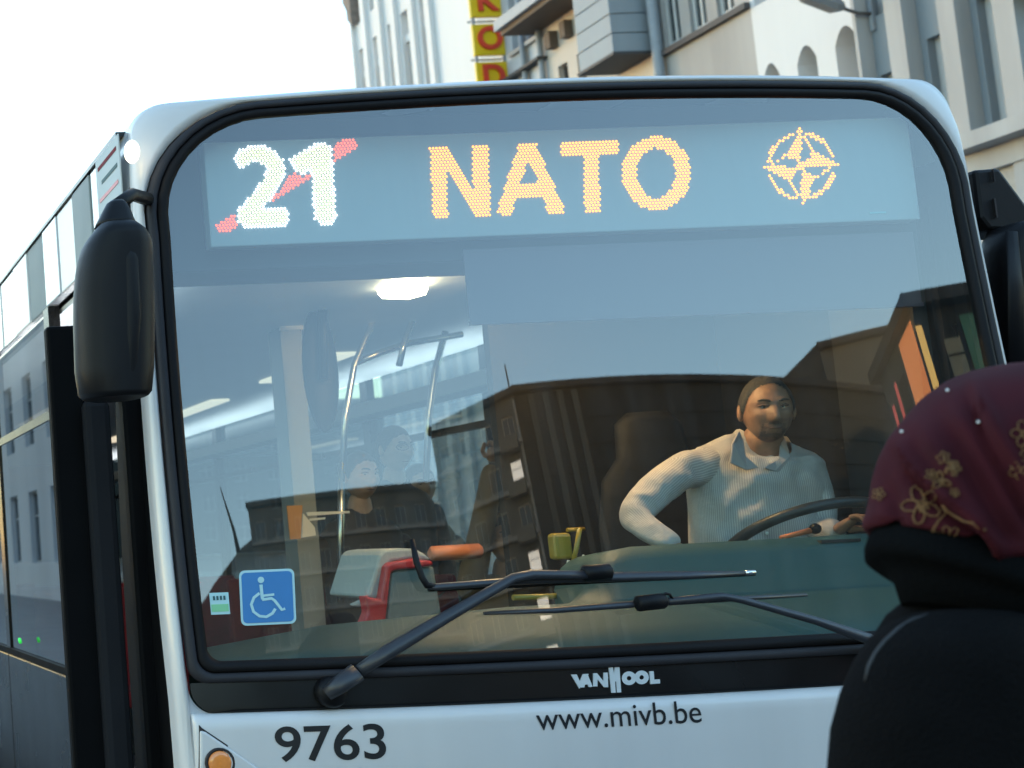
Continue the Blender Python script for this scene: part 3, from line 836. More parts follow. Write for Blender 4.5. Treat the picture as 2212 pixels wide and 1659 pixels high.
# stickers on the glass
def surf_poly(name, pts, off, m, parent):
    b = MB(); b.poly([front(u, v, off) for u, v in pts], (0, .0012, 0)); return b.build(name, m, parent)
def rrect(u0, v0, u1, v1, r, sh=0, n=5):
    c = [(u0 + r, v0 + r, 180), (u1 - r, v0 + r, 270), (u1 - r, v1 - r, 0), (u0 + r, v1 - r, 90)]
    return [(x + r * math.cos(rad(a + 90 * k / n)), y + r * math.sin(rad(a + 90 * k / n))) for x, y, a in c for k in range(n + 1)]
def skew(pts, u0, v0, sx, sy): return [(u + (v - v0) * sx, v + (u - u0) * sy) for u, v in pts]
sk = lambda pts: skew(pts, 517, 1233, .045, -.045)
stk = surf_poly('wheelchair_sticker', sk(rrect(516, 1233, 635, 1352, 12)), .003, M['stick'], ws)
surf_poly('sticker_field', sk(rrect(521, 1238, 630, 1347, 9)), .0045, M['blue'], stk)
def c5b(x, y): return ((520 + x * 1100 / 2212) * .749, (1400 + y * 1100 / 2212) * .749)
def stroke(name, pts, w, off, m, parent):
    b = MB(); P = [front(*c5b(*p), off) for p in pts]
    b.tube(P, [(w, .0012)] * len(P), 8, squash=(1, 0, .01) if abs(P[0].x - P[-1].x) < abs(P[0].z - P[-1].z) else (0, .02, 1)); return b.build(name, m, parent)
for pts, wd in (([(468, 575), (474, 636), (478, 660)], 9), ([(478, 640), (545, 632)], 7), ([(475, 662), (530, 655), (548, 668), (590, 722), (608, 714)], 8),
                ([(460, 625), (428, 650), (412, 690), (425, 732), (460, 758), (500, 762), (535, 742), (552, 715)], 8)):
    P = [c5b(*p) for p in pts]
    b = MB(); L_, R_ = [], []
    for k, p in enumerate(P):
        q0, q1 = P[max(k - 1, 0)], P[min(k + 1, len(P) - 1)]
        dx, dy = q1[0] - q0[0], q1[1] - q0[1]; l = math.hypot(dx, dy); nx, ny = -dy / l * wd * .37, dx / l * wd * .37
        L_.append((p[0] + nx, p[1] + ny)); R_.append((p[0] - nx, p[1] - ny))
    surf_poly('wheelchair_symbol', L_ + R_[::-1], .0062, M['stick'], stk)
cc = c5b(468, 548)
surf_poly('wheelchair_symbol', [(cc[0] + 7 * math.cos(rad(30 * k)), cc[1] + 7 * math.sin(rad(30 * k))) for k in range(12)], .0062, M['stick'], stk)
sk2 = lambda pts: skew(pts, 452, 1280, .09, -.04)
s2 = surf_poly('permit_sticker', sk2([(452, 1281), (493, 1281), (493, 1328), (452, 1328)]), .003, M['stick'], ws)
surf_poly('permit_band', sk2([(454, 1306), (491, 1306), (491, 1322), (454, 1322)]), .0045, M['green'], s2)
for k in range(4): surf_poly('permit_mark', sk2([(459 + k * 7.5, 1288), (463.5 + k * 7.5, 1288), (463.5 + k * 7.5, 1297), (459 + k * 7.5, 1297)]), .0045, M['dash'], s2)

# wipers
wp = bpy.data.objects.new('wiper', None); col.objects.link(wp); wp.parent = bus; wp.location = front(715, 1492, .03) - bus.location
b = MB(); p0 = front(712, 1494, .006)
b.loft([[p0 + Vector((math.cos(a) * r, -y, math.sin(a) * r)) for a in [2 * math.pi * k / 16 for k in range(16)]] for r, y in ((.042, 0), (.042, .022), (.034, .036), (.01, .040))]); b.build('pivot_cap', M['plastic'], wp)
pa = [front(705, 1500, .048), front(735, 1478, .058), front(772, 1452, .060)]
b = MB(); b.tube(pa, [(.020, .016), (.026, .02), (.028, .02)], 10); b.build('wiper_arm', M['arm'], wp)
pa = [front(775, 1450, .058), front(840, 1407, .062), front(960, 1335, .068), front(1110, 1248, .068), front(1150, 1240, .062), front(1200, 1241, .058), front(1270, 1242, .056)]
b = MB(); b.tube(pa, [(.018, .014), (.021, .015), (.018, .012), (.014, .010), (.014, .010), (.013, .01), (.012, .01)], 10); b.build('wiper_arm', M['arm'], wp)
b = MB(); b.tube([front(1258, 1238, .05), front(1262, 1238, .05), front(1315, 1235, .05), front(1320, 1235, .05)], [.013, .022, .022, .014], 10); b.build('blade_holder', M['plastic'], wp)
b = MB(); b.tube([front(925, 1266, .03), front(940, 1268, .032), front(1120, 1254, .034), front(1320, 1246, .034), front(1480, 1243, .034), front(1615, 1238, .03)], [(.008, .006), (.011, .008), (.012, .009), (.016, .01), (.014, .009), (.006, .005)], 8); b.build('wiper_blade', M['arm'], wp)
b = MB(); b.tube([front(926, 1275, .012), front(1320, 1256, .014), front(1480, 1249, .014), front(1628, 1241, .012)], [(.004, .01)] * 4, 6, squash=(0, 0, 1)); b.build('blade_rubber', M['rubber'], wp)
b = MB(); b.tube([front(1608, 1238, .03), front(1630, 1236, .03)], .007, 8); b.build('blade_tip', M['chrome'], wp)
b = MB(); b.tube([front(942, 1268, .03), front(922, 1264, .032), front(912, 1248, .032), front(900, 1215, .03), front(890, 1166, .02)], [.009, .010, .009, .009, .007], 8); b.build('washer_pipe', M['plastic'], wp)

wq = bpy.data.objects.new('wiper', None); col.objects.link(wq); wq.parent = bus; wq.location = front(1990, 1420, .03) - bus.location
b = MB(); p0 = front(1990, 1428, .006)
b.loft([[p0 + Vector((math.cos(a) * r, -y, math.sin(a) * r)) for a in [2 * math.pi * k / 16 for k in range(16)]] for r, y in ((.042, 0), (.042, .022), (.034, .036), (.01, .040))]); b.build('pivot_cap', M['plastic'], wq)
pa = [front(1990, 1425, .05), front(1870, 1378, .060), front(1760, 1340, .062), front(1600, 1295, .060), front(1560, 1288, .058), front(1440, 1299, .054)]
b = MB(); b.tube(pa, [(.022, .016), (.018, .014), (.013, .010), (.011, .009), (.011, .009), (.010, .009)], 10); b.build('wiper_arm', M['arm'], wq)
b = MB(); b.tube([front(1374, 1304, .05), front(1378, 1304, .05), front(1432, 1298, .05), front(1438, 1298, .05)], [.013, .021, .021, .014], 10); b.build('blade_holder', M['plastic'], wq)
b = MB(); b.tube([front(1045, 1325, .028), front(1200, 1318, .032), front(1400, 1303, .034), front(1600, 1293, .032), front(1742, 1285, .028)], [(.005, .004), (.009, .007), (.011, .008), (.007, .006), (.005, .004)], 8); b.build('wiper_blade', M['arm'], wq)
b = MB(); b.tube([front(1425, 1290, .06), front(1438, 1282, .062), front(1447, 1284, .06), front(1452, 1294, .058)], .004, 6); b.build('washer_pipe', M['plastic'], wq)

# mirrors
def mirror_housing(prof, y, name, parent, depth=.085):
    b = MB(); loops = []
    for v, ua, ub in prof:
        A, B = atY(ua, v, y), atY(ub, v, y); cxm, z, hw = (A.x + B.x) / 2, (A.z + B.z) / 2, (B.x - A.x) / 2
        k = min(1, hw / .07)
        loops.append([Vector((cxm + hw * math.copysign(abs(math.cos(a)) ** .55, math.cos(a)), y + depth * k * math.copysign(abs(math.sin(a)) ** .7, math.sin(a)) - .006 * math.sin(3 * a) * k, z)) for a in [2 * math.pi * j / 28 for j in range(28)]])
    b.loft(loops); return b.build(name, M['plastic'], parent)
mr = mirror_housing([(862, 200, 302), (859, 184, 316), (850, 172, 324), (800, 164, 329), (700, 161, 330), (640, 161, 329), (590, 165, 328), (560, 170, 327), (534, 178, 325), (518, 187, 319), (505, 197, 310), (494, 206, 299), (488, 210, 292)], -.10, 'mirror', bus)
mirror_housing([(490, 205, 295), (478, 210, 289), (455, 222, 281), (440, 230, 273), (433, 240, 266)], -.10, 'mirror_arm_cap', mr, .06)
b = MB(); b.tube([atY(252, 445, -.06), atY(285, 420, .05), atY(318, 430, .30)], [.02, .018, .02], 10); b.build('mirror_arm', M['plastic'], mr)
b = MB(); b.tube([atY(272, 505, -.178), atY(284, 560, -.186), atY(288, 680, -.186), atY(284, 800, -.184), atY(280, 850, -.176)], [(.010, .005), (.02, .007), (.022, .007), (.018, .006), (.010, .004)], 8, squash=(1, 0, 0)); b.build('mirror_rib', M['plastic'], mr)
pr = [(960, 2170, 2290), (900, 2158, 2300), (800, 2149, 2304), (700, 2143, 2303), (600, 2137, 2300), (545, 2136, 2296), (510, 2146, 2286), (490, 2160, 2270), (482, 2185, 2240)]
mr2 = mirror_housing(pr, .52, 'mirror', bus)
b = MB(); b.poly([atY(u, v, .55) for u, v in ((2105, 366), (2160, 362), (2225, 450), (2235, 500), (2138, 496), (2118, 470))], (0, .14, 0)); mb_ = b.build('mirror_bracket', M['plastic'], mr2, bevel=.012)
for u, v0, v1 in ((2142, 366, 392), (2146, 430, 470)): 
    b = MB(); b.box(atY(u, v0, .548), atY(u + 7, v1, .54)); b.build('bracket_rib', M['gap'], mr2)
b = MB(); b.tube([atY(2185, 500, .43), atY(2193, 620, .425), atY(2196, 800, .43)], [(.02, .006), (.028, .006), (.03, .006)], 8, squash=(1, 0, 0)); b.build('mirror_rib', M['plastic'], mr2)

# sides, roof, rear
XL, XR, YB = XC - 1.262, XC + 1.28, 11.3
def side(x, sgn):
    xi = x - sgn * .05
    y = .50
    if sgn > 0: y = .60
    def bx(nm, m, y0, y1, z0, z1, o=0, parent=bus, bev=0):
        b = MB(); b.box((x + sgn * o, y0, z0), (xi, y1, z1)); return b.build(nm, m, parent, bevel=bev)
    ys_ = [.62, 1.75, 3.15, 4.6, 6.05, 7.5, 8.95, 10.3, YB]
    for i, (a, c) in enumerate(zip(ys_, ys_[1:])):
        door = sgn < 0 and i == 0
        
        nk = 4 if sgn < 0 else 1
        for k in range(nk):
            bx('cantrail_panel', (M['silver'], M['greyd'], M['white'], M['silver'])[(k + i) % 4], a + .006 + (c - a) * k / nk, a - .006 + (c - a) * (k + 1) / nk, 2.47, 2.775, -.012 + .004 * (k % 2), bev=.006)  # panel tones alternate to imitate streaky reflections along the side
        if not door:
            bx('skirt_panel', M['black'], a + .006, c - .006, .34, 1.02, bev=.008)
            b = MB(); b.add([(x - sgn * .012, a + .05, 1.05), (x - sgn * .012, c - .05, 1.05), (x - sgn * .012, c - .05, 2.45), (x - sgn * .012, a + .05, 2.45)], [(0, 1, 2, 3)])
            b.build('side_window', M['sideglass'], bus, fix=False)
            bx('window_pillar', M['black'], a - .05, a + .05, 1.024, 2.466, -.004)
            bx('vent_window_bar', M['black'], a + .05, c - .05, 2.03, 2.065, -.006)
    bx('waist_rail', M['doorb'], .62 if sgn > 0 else 1.7, YB, 1.022, 1.05, .004)
    bx('gutter', M['black'], .5, YB, 2.778, 2.792, -.004)
    bx('side_frame', M['black'], .42, .62, .36, 2.47, -.006)
side(XL, -1); side(XR, 1)

b = MB(); b.box((XL + .02, YB - .06, .34), (XR - .02, YB, 1.4)); b.build('rear_panel', M['white'], bus)
b = MB(); b.box((XL + .02, YB - .06, 1.402), (XR - .02, YB, 2.83)); b.build('rear_bulkhead', M['dark'], bus)
b = MB(); b.ball(atX(285, 328, XL - .012), (.022, .03, .034), 14, 10); b.build('sun_glint', L['glint'], bus)  # glowing ball standing in for a sun glint on the body side
for i in range(4):
    pass
wheelm = mat('tyre_rubber', (.02, .02, .02), .8)
for x in (XL + .14, XR - .14):
    for y in (4.2, 9.2):
        b = MB(); b.tube([(x - .13, y, .48), (x - .11, y, .48), (x + .11, y, .48), (x + .13, y, .48)], [.44, .48, .48, .44], 28); w = b.build('wheel', wheelm, bus)
        b = MB(); b.tube([(x - .14, y, .48), (x + .14, y, .48)], .28, 20); b.build('rim', M['silver'], w)
# folded-out front door
def leaf(u0, u1, v, y, nm, m, th=.05, zt=None, par=bus, bev=.01):
    A, B = atY(u0, v, y), atY(u1, v, y); b = MB(); b.box((A.x, y, .38), (B.x, y + th, zt or atY((u0 + u1) / 2, 702, y).z)); return b.build(nm, m, par, bevel=bev)
dl = leaf(128, 203, 1150, .40, 'door_leaf', M['doorb'])
leaf(200, 258, 1150, .36, 'door_seal', M['seal'], .07, atY(220, 862, .36).z, dl, .02)
leaf(285, 352, 1150, .34, 'door_leaf', M['doorb'], .06, atY(300, 842, .34).z)
b = MB(); A = atY(128, 800, .45); b.box((A.x + .0, .46, atY(200, 862, .45).z), (XL - .02, .50, atY(200, 703, .45).z)); b.build('door_header', M['doorb'], bus)
b = MB(); b.tube([atX(42, 1380, XL - .03), atX(44, 1388, XL - .03)], .007, 8); b.build('door_button', L['btn'], bus)
# notice in the side glass
A = atX(207, 350, XL - .006); B = atX(266, 440, XL - .006)
b = MB(); b.box((XL - .008, B.y, B.z - .02), (XL - .004, A.y, A.z)); nt_ = b.build('route_notice', M['grey'], bus)
for k, mm in enumerate((M['redseat'], M['dash'], M['red'], M['green'])):
    z = A.z - .03 - k * (A.z - B.z) / 4.2
    b = MB(); b.box((XL - .0095, B.y + .03, z - .012), (XL - .0082, A.y - .03 - .04 * (k % 2), z)); b.build('notice_line', mm, nt_)

# ---- destination display
b = MB(); y = .47
A, B = atY(375, 588, y), atY(2100, 540, y)
b.box((XC - 1.20, y, A.z), (XR - .03, y + .25, 2.80)); hh = b.build('header_housing', M['housing'], bus)
YD = .40
q = [atY(u, v, YD) for u, v in ((440, 310), (1960, 250), (1990, 478), (455, 530))]
dx0, dx1 = (q[0].x + q[3].x) / 2, (q[1].x + q[2].x) / 2; dz0, dz1 = (q[2].z + q[3].z) / 2, (q[0].z + q[1].z) / 2
b = MB(); b.box((dx0, YD, dz0), (dx1, YD + .05, dz1)); disp = b.build('destination_display', M['board'], bus, bevel=.004)
def inside(p, poly):
    x, y = p; c = False
    for (x0, y0), (x1, y1) in zip(poly, poly[1:] + poly[:1]):
        if (y0 > y) != (y1 > y) and x < (x1 - x0) * (y - y0) / (y1 - y0) + x0: c = not c
    return c
def edge_dist(p, poly):
    d = 1e9
    for (x0, y0), (x1, y1) in zip(poly, poly[1:] + poly[:1]):
        t = max(0, min(1, ((p[0] - x0) * (x1 - x0) + (p[1] - y0) * (y1 - y0)) / ((x1 - x0) ** 2 + (y1 - y0) ** 2 + 1e-9)))
        d = min(d, math.hypot(p[0] - x0 - t * (x1 - x0), p[1] - y0 - t * (y1 - y0)))
    return d
c5 = lambda x, y: ((550 + x / 2.1067) * .749, (340 + y / 2.1067) * .749)
c6 = lambda x, y: ((1500 + x / 1.7015) * .749, (300 + y / 1.7015) * .749)
PU, PV = 7.2, 6.2
def dots(name, test, box, m, r=2.1):
    """lamps of the matrix that are lit, one small raised lens each, on a staggered lattice"""
    b = MB(); u0, v0, u1, v1 = box
    j = int(v0 / PV)
    while j * PV <= v1:
        i = int(u0 / PU) - 1
        while i * PU <= u1 + PU:
            u, v = i * PU + (PU / 2 if j % 2 else 0), j * PV
            uu, vv = u, v - (u - 1200) * .038      # rows run level on the board
            if test((uu, vv)):
                c = atY(uu, vv, YD - .0025); k = .00133
                e = [(math.cos(a) * r * k * (1.0 + .25 * math.cos(a - 2.1) ** 2), math.sin(a) * r * k * (1.0 + .25 * math.cos(a - 2.1) ** 2)) for a in [rad(60 * t) for t in range(6)]]
                b.add([c + Vector((x, 0, z)) for x, z in e] + [c + Vector((x, .0024, z)) for x, z in e], [(0, 1, 2, 3, 4, 5)] + [(t, t + 6, (t + 1) % 6 + 6, (t + 1) % 6) for t in range(6)])
            i += 1
        j += 1
    if b.v: return tag(b.build(name, m, disp, fix=False), kind='stuff')
Np = [c5(*p) for p in [(1453, 175), (1558, 175), (1718, 440), (1713, 168), (1807, 165), (1828, 597), (1722, 600), (1558, 315), (1567, 608), (1475, 611)]]
Ao = [(1072, 462), (1121, 311), (1159, 310), (1223, 459), (1183, 462), (1174, 424), (1116, 427), (1107, 466)]
Ai = [(1142, 345), (1125, 398), (1165, 397)]
Tp = [(1212, 306), (1337, 304), (1336, 333), (1294, 333), (1298, 459), (1264, 461), (1260, 335), (1213, 337)]
dots('led_letter', lambda p: inside(p, Np), (920, 300, 1080, 500), L['amber'])
dots('led_letter', lambda p: inside(p, Ao) and not inside(p, Ai), (1060, 290, 1240, 500), L['amber'])
dots('led_letter', lambda p: inside(p, Tp), (1200, 290, 1350, 500), L['amber'])
dots('led_letter', lambda p: ((p[0] - 1418) / 75) ** 2 + ((p[1] - 374) / 80) ** 2 < 1 and ((p[0] - 1418) / 41) ** 2 + ((p[1] - 374) / 54) ** 2 > 1, (1330, 270, 1510, 490), L['amber'])
def emblem(p):
    x, y = (p[0] - 1732), -(p[1] - 359)
    a = rad(-3); x, y = x * math.cos(a) - y * math.sin(a), x * math.sin(a) + y * math.cos(a)
    r = math.hypot(x, y)
    if r < 11: return True
    for k in range(4):
        ca, sa = [(1, 0), (0, 1), (-1, 0), (0, -1)][k]
        s, t = x * ca + y * sa, -x * sa + y * ca           # s along the arm, t to its left
        if s >= abs(t) * .98:
            w = .58 * (81 - s) if s > 29.5 else s + 1
            if s <= 82:
                if t >= 0 and t <= w: return True           # filled half
                if t < 0 and (-t <= w) and (-t >= w - 6.5) and 20 < s < 64: return True   # outlined half
                if abs(t) < 4 and s > 30: return True
            if 66 < r < 75 and abs(t) > 13: return True
    return False
dots('led_emblem', emblem, (1640, 260, 1830, 470), L['amber'])
D2 = [c5(*p) for p in [(262, 250), (288, 198), (355, 170), (450, 167), (522, 200), (568, 260), (583, 330), (557, 400), (470, 520), (445, 543), (570, 545), (601, 590), (598, 640), (575, 665), (328, 666), (285, 628), (282, 560), (330, 510), (440, 370), (460, 310), (430, 278), (390, 268), (345, 288), (320, 312), (275, 284)]]
D1 = [c5(*p) for p in [(597, 255), (620, 232), (755, 157), (832, 155), (863, 190), (888, 590), (888, 622), (862, 652), (793, 654), (748, 605), (735, 350), (718, 322), (685, 348), (638, 322)]]
for D in (D2, D1):
    us = [p[0] for p in D]; vv_ = [p[1] for p in D]; bx_ = (min(us) - 9, min(vv_) - 40, max(us) + 9, max(vv_) + 40)
    dots('led_digit', lambda p: inside(p, D) and edge_dist(p, D) < 5.2, bx_, L['white'], 2.0)
    dots('led_digit_core', lambda p: inside(p, D) and edge_dist(p, D) >= 5.2, bx_, L['cream'], 1.9)
SL = [c5(*p) for p in [(150, 655), (180, 632), (245, 590), (935, 126), (1000, 126), (1018, 165), (985, 200), (300, 640), (235, 694), (165, 694)]]
dots('led_slash', lambda p: inside(p, SL) and not any(inside(p, D) or edge_dist(p, D) < 3 for D in (D2, D1)), (460, 240, 790, 560), L['red'])
b = MB(); A = atY(1880, 462, YD - .002); b.box((A.x, A.y, A.z), (A.x + .05, A.y + .002, A.z + .006)); b.build('display_label', M['stick'], disp)

# roller blind
yb = .44
A, B = atY(1004, 560, yb), atY(1014, 700, yb); C_ = atY(2090, 643, yb)
b = MB(); b.box(((A.x + B.x) / 2, yb, (B.z + C_.z) / 2), (XC + 1.19, yb + .004, A.z + .03)); bl = b.build('sun_blind', M['blind'], bus)
b = MB(); b.box(((A.x + B.x) / 2, yb - .006, (B.z + C_.z) / 2 - .012), (XC + 1.19, yb + .01, (B.z + C_.z) / 2)); b.build('blind_rail', M['blind'], bl)

# ---- cabin
b = MB(); b.box((XL + .06, .8, .30), (XR - .06, YB - .1, .34)); b.build('cabin_floor', M['floor'], bus)
b = MB(); b.box((XL + .06, .73, 2.44), (XR - .06, YB - .1, 2.46)); b.build('cabin_ceiling', M['ceil'], bus)
def atZ(u, v, z):
    d = ray(u, v); return CAM_POS + d * ((z - CAM_POS.z) / d.z)
lampq = [atZ(u, v, 2.437) for u, v in ((815, 628), (862, 598), (926, 586), (924, 618), (880, 630))]
b = MB(); lc = sum(lampq, Vector((0, 0, 0))) / 5
b.loft([[lc + (p - lc) * k + Vector((0, 0, -dz)) for p in lampq] for k, dz in ((1, -.002), (1, .012), (.85, .035), (.4, .045))]); b.build('ceiling_lamp', L['lamp'], bus)
for yy in (3.2, 5.2, 7.2, 9.2):
    for xx in (-.55, .55):
        b = MB(); b.box((XC + xx - .06, yy, 2.425), (XC + xx + .06, yy + 1.1, 2.438)); b.build('ceiling_lamp', glow('dim_ceiling_lamp', (1, .85, .62), .8) if yy == 3.2 and xx < 0 else bpy.data.materials['dim_ceiling_lamp'], bus)
for sx in (-1, 1):
    xw = XL + .06 if sx < 0 else XR - .06
    y0c = .85 if sx < 0 else 1.5
    b = MB(); b.box((xw, y0c, 2.20), (xw - sx * .16, YB - .2, 2.22)); b.box((xw - sx * .16, y0c, 2.20), (xw - sx * .175, YB - .2, 2.275)); cv = b.build('added_light_shelf', M['wallin'], bus)  # shelf and lip added to hide the upward lights from below
    b = MB(); b.box((xw, .46 if sx > 0 else .52, 1.0), (xw - sx * .045, .80, 2.80)); b.build('pillar_trim', M['housing'], bus)
    for k in range(6):
        if y0c > 1 and k == 0: continue
        b = MB(); x2 = xw - sx * .08; b.box((x2 - .03, .9 + k * 1.7, 2.221), (x2 + .03, 2.5 + k * 1.7, 2.232)); b.build('added_uplight', L['uplight'], cv)  # added unseen lights, facing up to brighten the ceiling
b = MB(); b.ball((.30, .86, 2.405), (.05, .05, .028), 12, 8); b.build('added_cab_light', L['cab'], bus)  # unseen source added to throw warm light on the driver
b = MB(); b.box((.36, 1.38, .34), (XR - .06, 1.42, 2.436)); b.build('cab_partition', M['dark'], bus)
b = MB(); b.box((XR - .09, .66, .9), (XR - .06, 1.78, 2.43)); b.build('cab_side_blind', M['dark'], bus)
b = MB(); b.box((.30, .85, .34), (.34, 1.42, 1.22)); b.build('cab_door', M['dark'], bus)
# interior wall pillars near the door, handrails
A = atY(604, 700, 2.3); B = atY(690, 1060, 2.3)
b = MB(); b.box((A.x, 2.3, .34), (B.x - .02, 2.45, A.z)); b.build('door_pillar', M['wallin'], bus)
b = MB(); b.box(atY(604, 696, 2.28), atY(654, 712, 2.29)); b.build('pillar_sign', M['paper'], bus)
b = MB(); b.poly([atY(u, v, 2.5) for u, v in ((708, 604), (748, 602), (742, 710), (716, 710), (728, 650))], (0, .01, 0)); b.build('painted_bright_slit', M['paper'], bus)  # white sheet standing in for a bright window slit
b = MB(); b.tube([atY(700, 820, 1.9), atY(698, 720, 1.9), atY(696, 640, 1.9)], [.02, .02, .02], 8); b.ball(atY(692, 800, 1.95), (.075, .03, .26), 18, 14); b.build('interior_mirror', M['plastic'], bus)
for pts, y0 in (([(912, 632), (892, 690), (872, 745), (862, 790)], 2.3), ([(822, 658), (790, 730), (765, 790), (746, 900), (738, 1040)], 2.3), ([(766, 785), (820, 762), (880, 742), (998, 722)], 2.32),
               ([(962, 716), (940, 800), (926, 900), (920, 1040)], 2.35), ([(738, 1000), (736, 1150), (736, 1300)], 2.3), ([(1165, 640), (1170, 900), (1175, 1180)], 2.6), ([(640, 700), (650, 900), (660, 1180)], 4.0)):
    b = MB(); b.tube([atY(u, v, y0) for u, v in pts], .014, 10); b.build('handrail', M['chrome'], bus)
# seats of the saloon
for k, (x, y) in enumerate(((-.80, 3.4), (-.35, 3.4), (-.80, 4.4), (-.35, 4.4), (.42, 3.0), (.88, 3.0), (.42, 4.0), (.88, 4.0), (-.80, 5.4), (.42, 5.0), (.88, 5.0))):
    st_ = bpy.data.objects.new('passenger_seat', None); col.objects.link(st_); st_.parent = bus; st_.location = Vector((x, y, .34)) - bus.location
    b = MB(); b.box((x - .2, y - .2, .72), (x + .2, y + .2, .80)); b.build('seat', M['redseat'], st_, bevel=.02)
    b = MB(); b.poly([(x - .2, y + .2, .75), (x - .19, y + .24, 1.30), (x + .19, y + .24, 1.30), (x + .2, y + .2, .75)], (0, .05, 0)); b.build('backrest', M['redseat'], st_, bevel=.02)
    b = MB(); b.box((x - .06, y - .1, .34), (x + .06, y + .12, .72)); b.build('pedestal', M['greyd'], st_)
# dashboard: shelf along the glass, hump in front of the driver
us = [415, 520, 700, 900, 1100, 1240, 1276, 1282, 1292, 1308, 1330, 1360, 1450, 1600, 1750, 1900, 2060, 2160]
shelf = lambda u: (1402 + (u - 440) * -.19 if u < 700 else 1352 + (u - 700) * -.1 if u < 1100 else 1312 - (u - 1100) * .058)
def hump(u):
    tab = [(1270, None), (1276, 1262), (1282, 1232), (1292, 1212), (1308, 1198), (1330, 1188), (1360, 1181), (1450, 1176), (1600, 1168), (1750, 1160), (1900, 1150), (2060, 1142), (2160, 1138)]
    for (a, va), (c, vc) in zip(tab, tab[1:]):
        if a <= u <= c and va is not None: return va + (vc - va) * (u - a) / (c - a)
    return None
rows = []
for u in us:
    s = atY(u, shelf(u), .30)
    f0_ = fpt(s.x, 1.17, -.02)
    s1 = Vector((s.x, .285, s.z - .006))
    h = hump(u) if u >= 1276 else shelf(u) - 2
    if u < 1276:
        hp = Vector((s.x, .34, s.z - .01)); bk = Vector((s.x, .38, s.z - .3)); bk2 = bk + Vector((0, .01, -.5))
        m1 = Vector((s.x, .31, s.z)); m2 = Vector((s.x, .325, s.z))
    else:
        t = atY(u, h, .40)
        m1 = Vector((t.x, .315, s.z + .004)); m2 = Vector((t.x, .352, s.z + (t.z - s.z) * .75)); hp = Vector((t.x, .40, t.z)); bk = Vector((t.x, .60, t.z - .02)); bk2 = Vector((t.x, .62, t.z - .6))
    rows.append([f0_ + Vector((0, 0, -.06)), f0_, f0_.lerp(s1, .5), s1, m1, m2, hp, bk, bk2])
b = MB(); b.grid(lambda s, t: rows[round(s * (len(us) - 1))][round(t * 8)], len(us) - 1, 8)
b.build('dashboard', M['dash'], bus)
b = MB(); A, B = atY(1765, 1172, .385), atY(1850, 1170, .385); b.obox((A + B) / 2 + Vector((0, -.006, .004)), ((B - A).x / 2, 0, 0), (0, .012, 0), (0, 0, .004)); b.build('air_vent', M['gap'], bus)
# steering wheel
swh = bpy.data.objects.new('steering_wheel', None); col.objects.link(swh); swh.parent = bus
cw = atY(1738, 1166, .64); swh.location = cw - bus.location
tilt = rad(29); ex = Vector((1, 0, .0)); ey = Vector((0, -math.cos(tilt), math.sin(tilt)))
Rw = .228
b = MB(); b.tube([cw + ex * (Rw * math.cos(a)) + ey * (Rw * math.sin(a)) for a in [2 * math.pi * k / 40 for k in range(41)]], .017, 10, caps=False); b.build('wheel_rim', M['wheel'], swh)
for a in (rad(-20), rad(200), rad(270)):
    b = MB(); b.tube([cw + Vector((0, 0, -.03)), cw + (ex * math.cos(a) + ey * math.sin(a)) * Rw], [(.022, .01), (.014, .008)], 8); b.build('wheel_spoke', M['wheel'], swh)
b = MB(); b.ball(cw + Vector((0, 0, -.03)), (.06, .06, .03), 14, 8); b.build('wheel_hub', M['wheel'], swh)
b = MB(); b.tube([cw + Vector((0, -.02, -.05)), cw + Vector((.0, -.25, -.55))], .04, 10); b.build('steering_column', M['plastic'], swh)
b = MB(); b.tube([atY(1686, 1162, .6), atY(1750, 1146, .6)], [.007, .009], 8); b.build('control_stalk', M['orange'], bus)
b = MB(); b.ball(atY(1761, 1142, .6), .017, 12, 8); b.build('stalk_knob', M['plastic'], bus)
# ticket machine, papers and rails beside the driver
b = MB(); b.box(atY(1197, 1152, .75), atY(1222, 1208, .80)); tm = b.build('ticket_machine', M['yellow'], bus, bevel=.012)
b = MB(); b.tube([atY(1252, 1142, .7), atY(1246, 1180, .7), atY(1239, 1212, .7)], .0075, 8); b.build('yellow_bar', M['yellow'], tm)
b = MB(); b.poly([atY(u, v, .62) for u, v in ((1230, 1208), (1250, 1222), (1264, 1215), (1258, 1290), (1224, 1288))], (0, .02, 0)); b.build('paper_roll', M['paper'], bus, bevel=.006)
b = MB(); b.poly([atY(u, v, .61) for u, v in ((1262, 1198), (1272, 1222), (1256, 1224))], (0, .01, 0)); b.build('ticket', M['paper'], bus)
b = MB(); b.tube([atY(1108, 1291, .55), atY(1180, 1289, .55), atY(1244, 1284, .55)], .009, 8); b.build('yellow_rail', M['yellow'], bus)
b = MB(); b.tube([atY(1225, 1145, 1.3), atY(1262, 1143, 1.3)], .008, 8); b.build('yellow_rail', M['yellow'], bus)
b = MB(); b.tube([atY(928, 1196, 1.6), atY(934, 1196, 1.6), atY(1034, 1190, 1.6), atY(1040, 1190, 1.6)], [.018, .029, .029, .018], 14); b.build('padded_rail', M['orange'], bus)
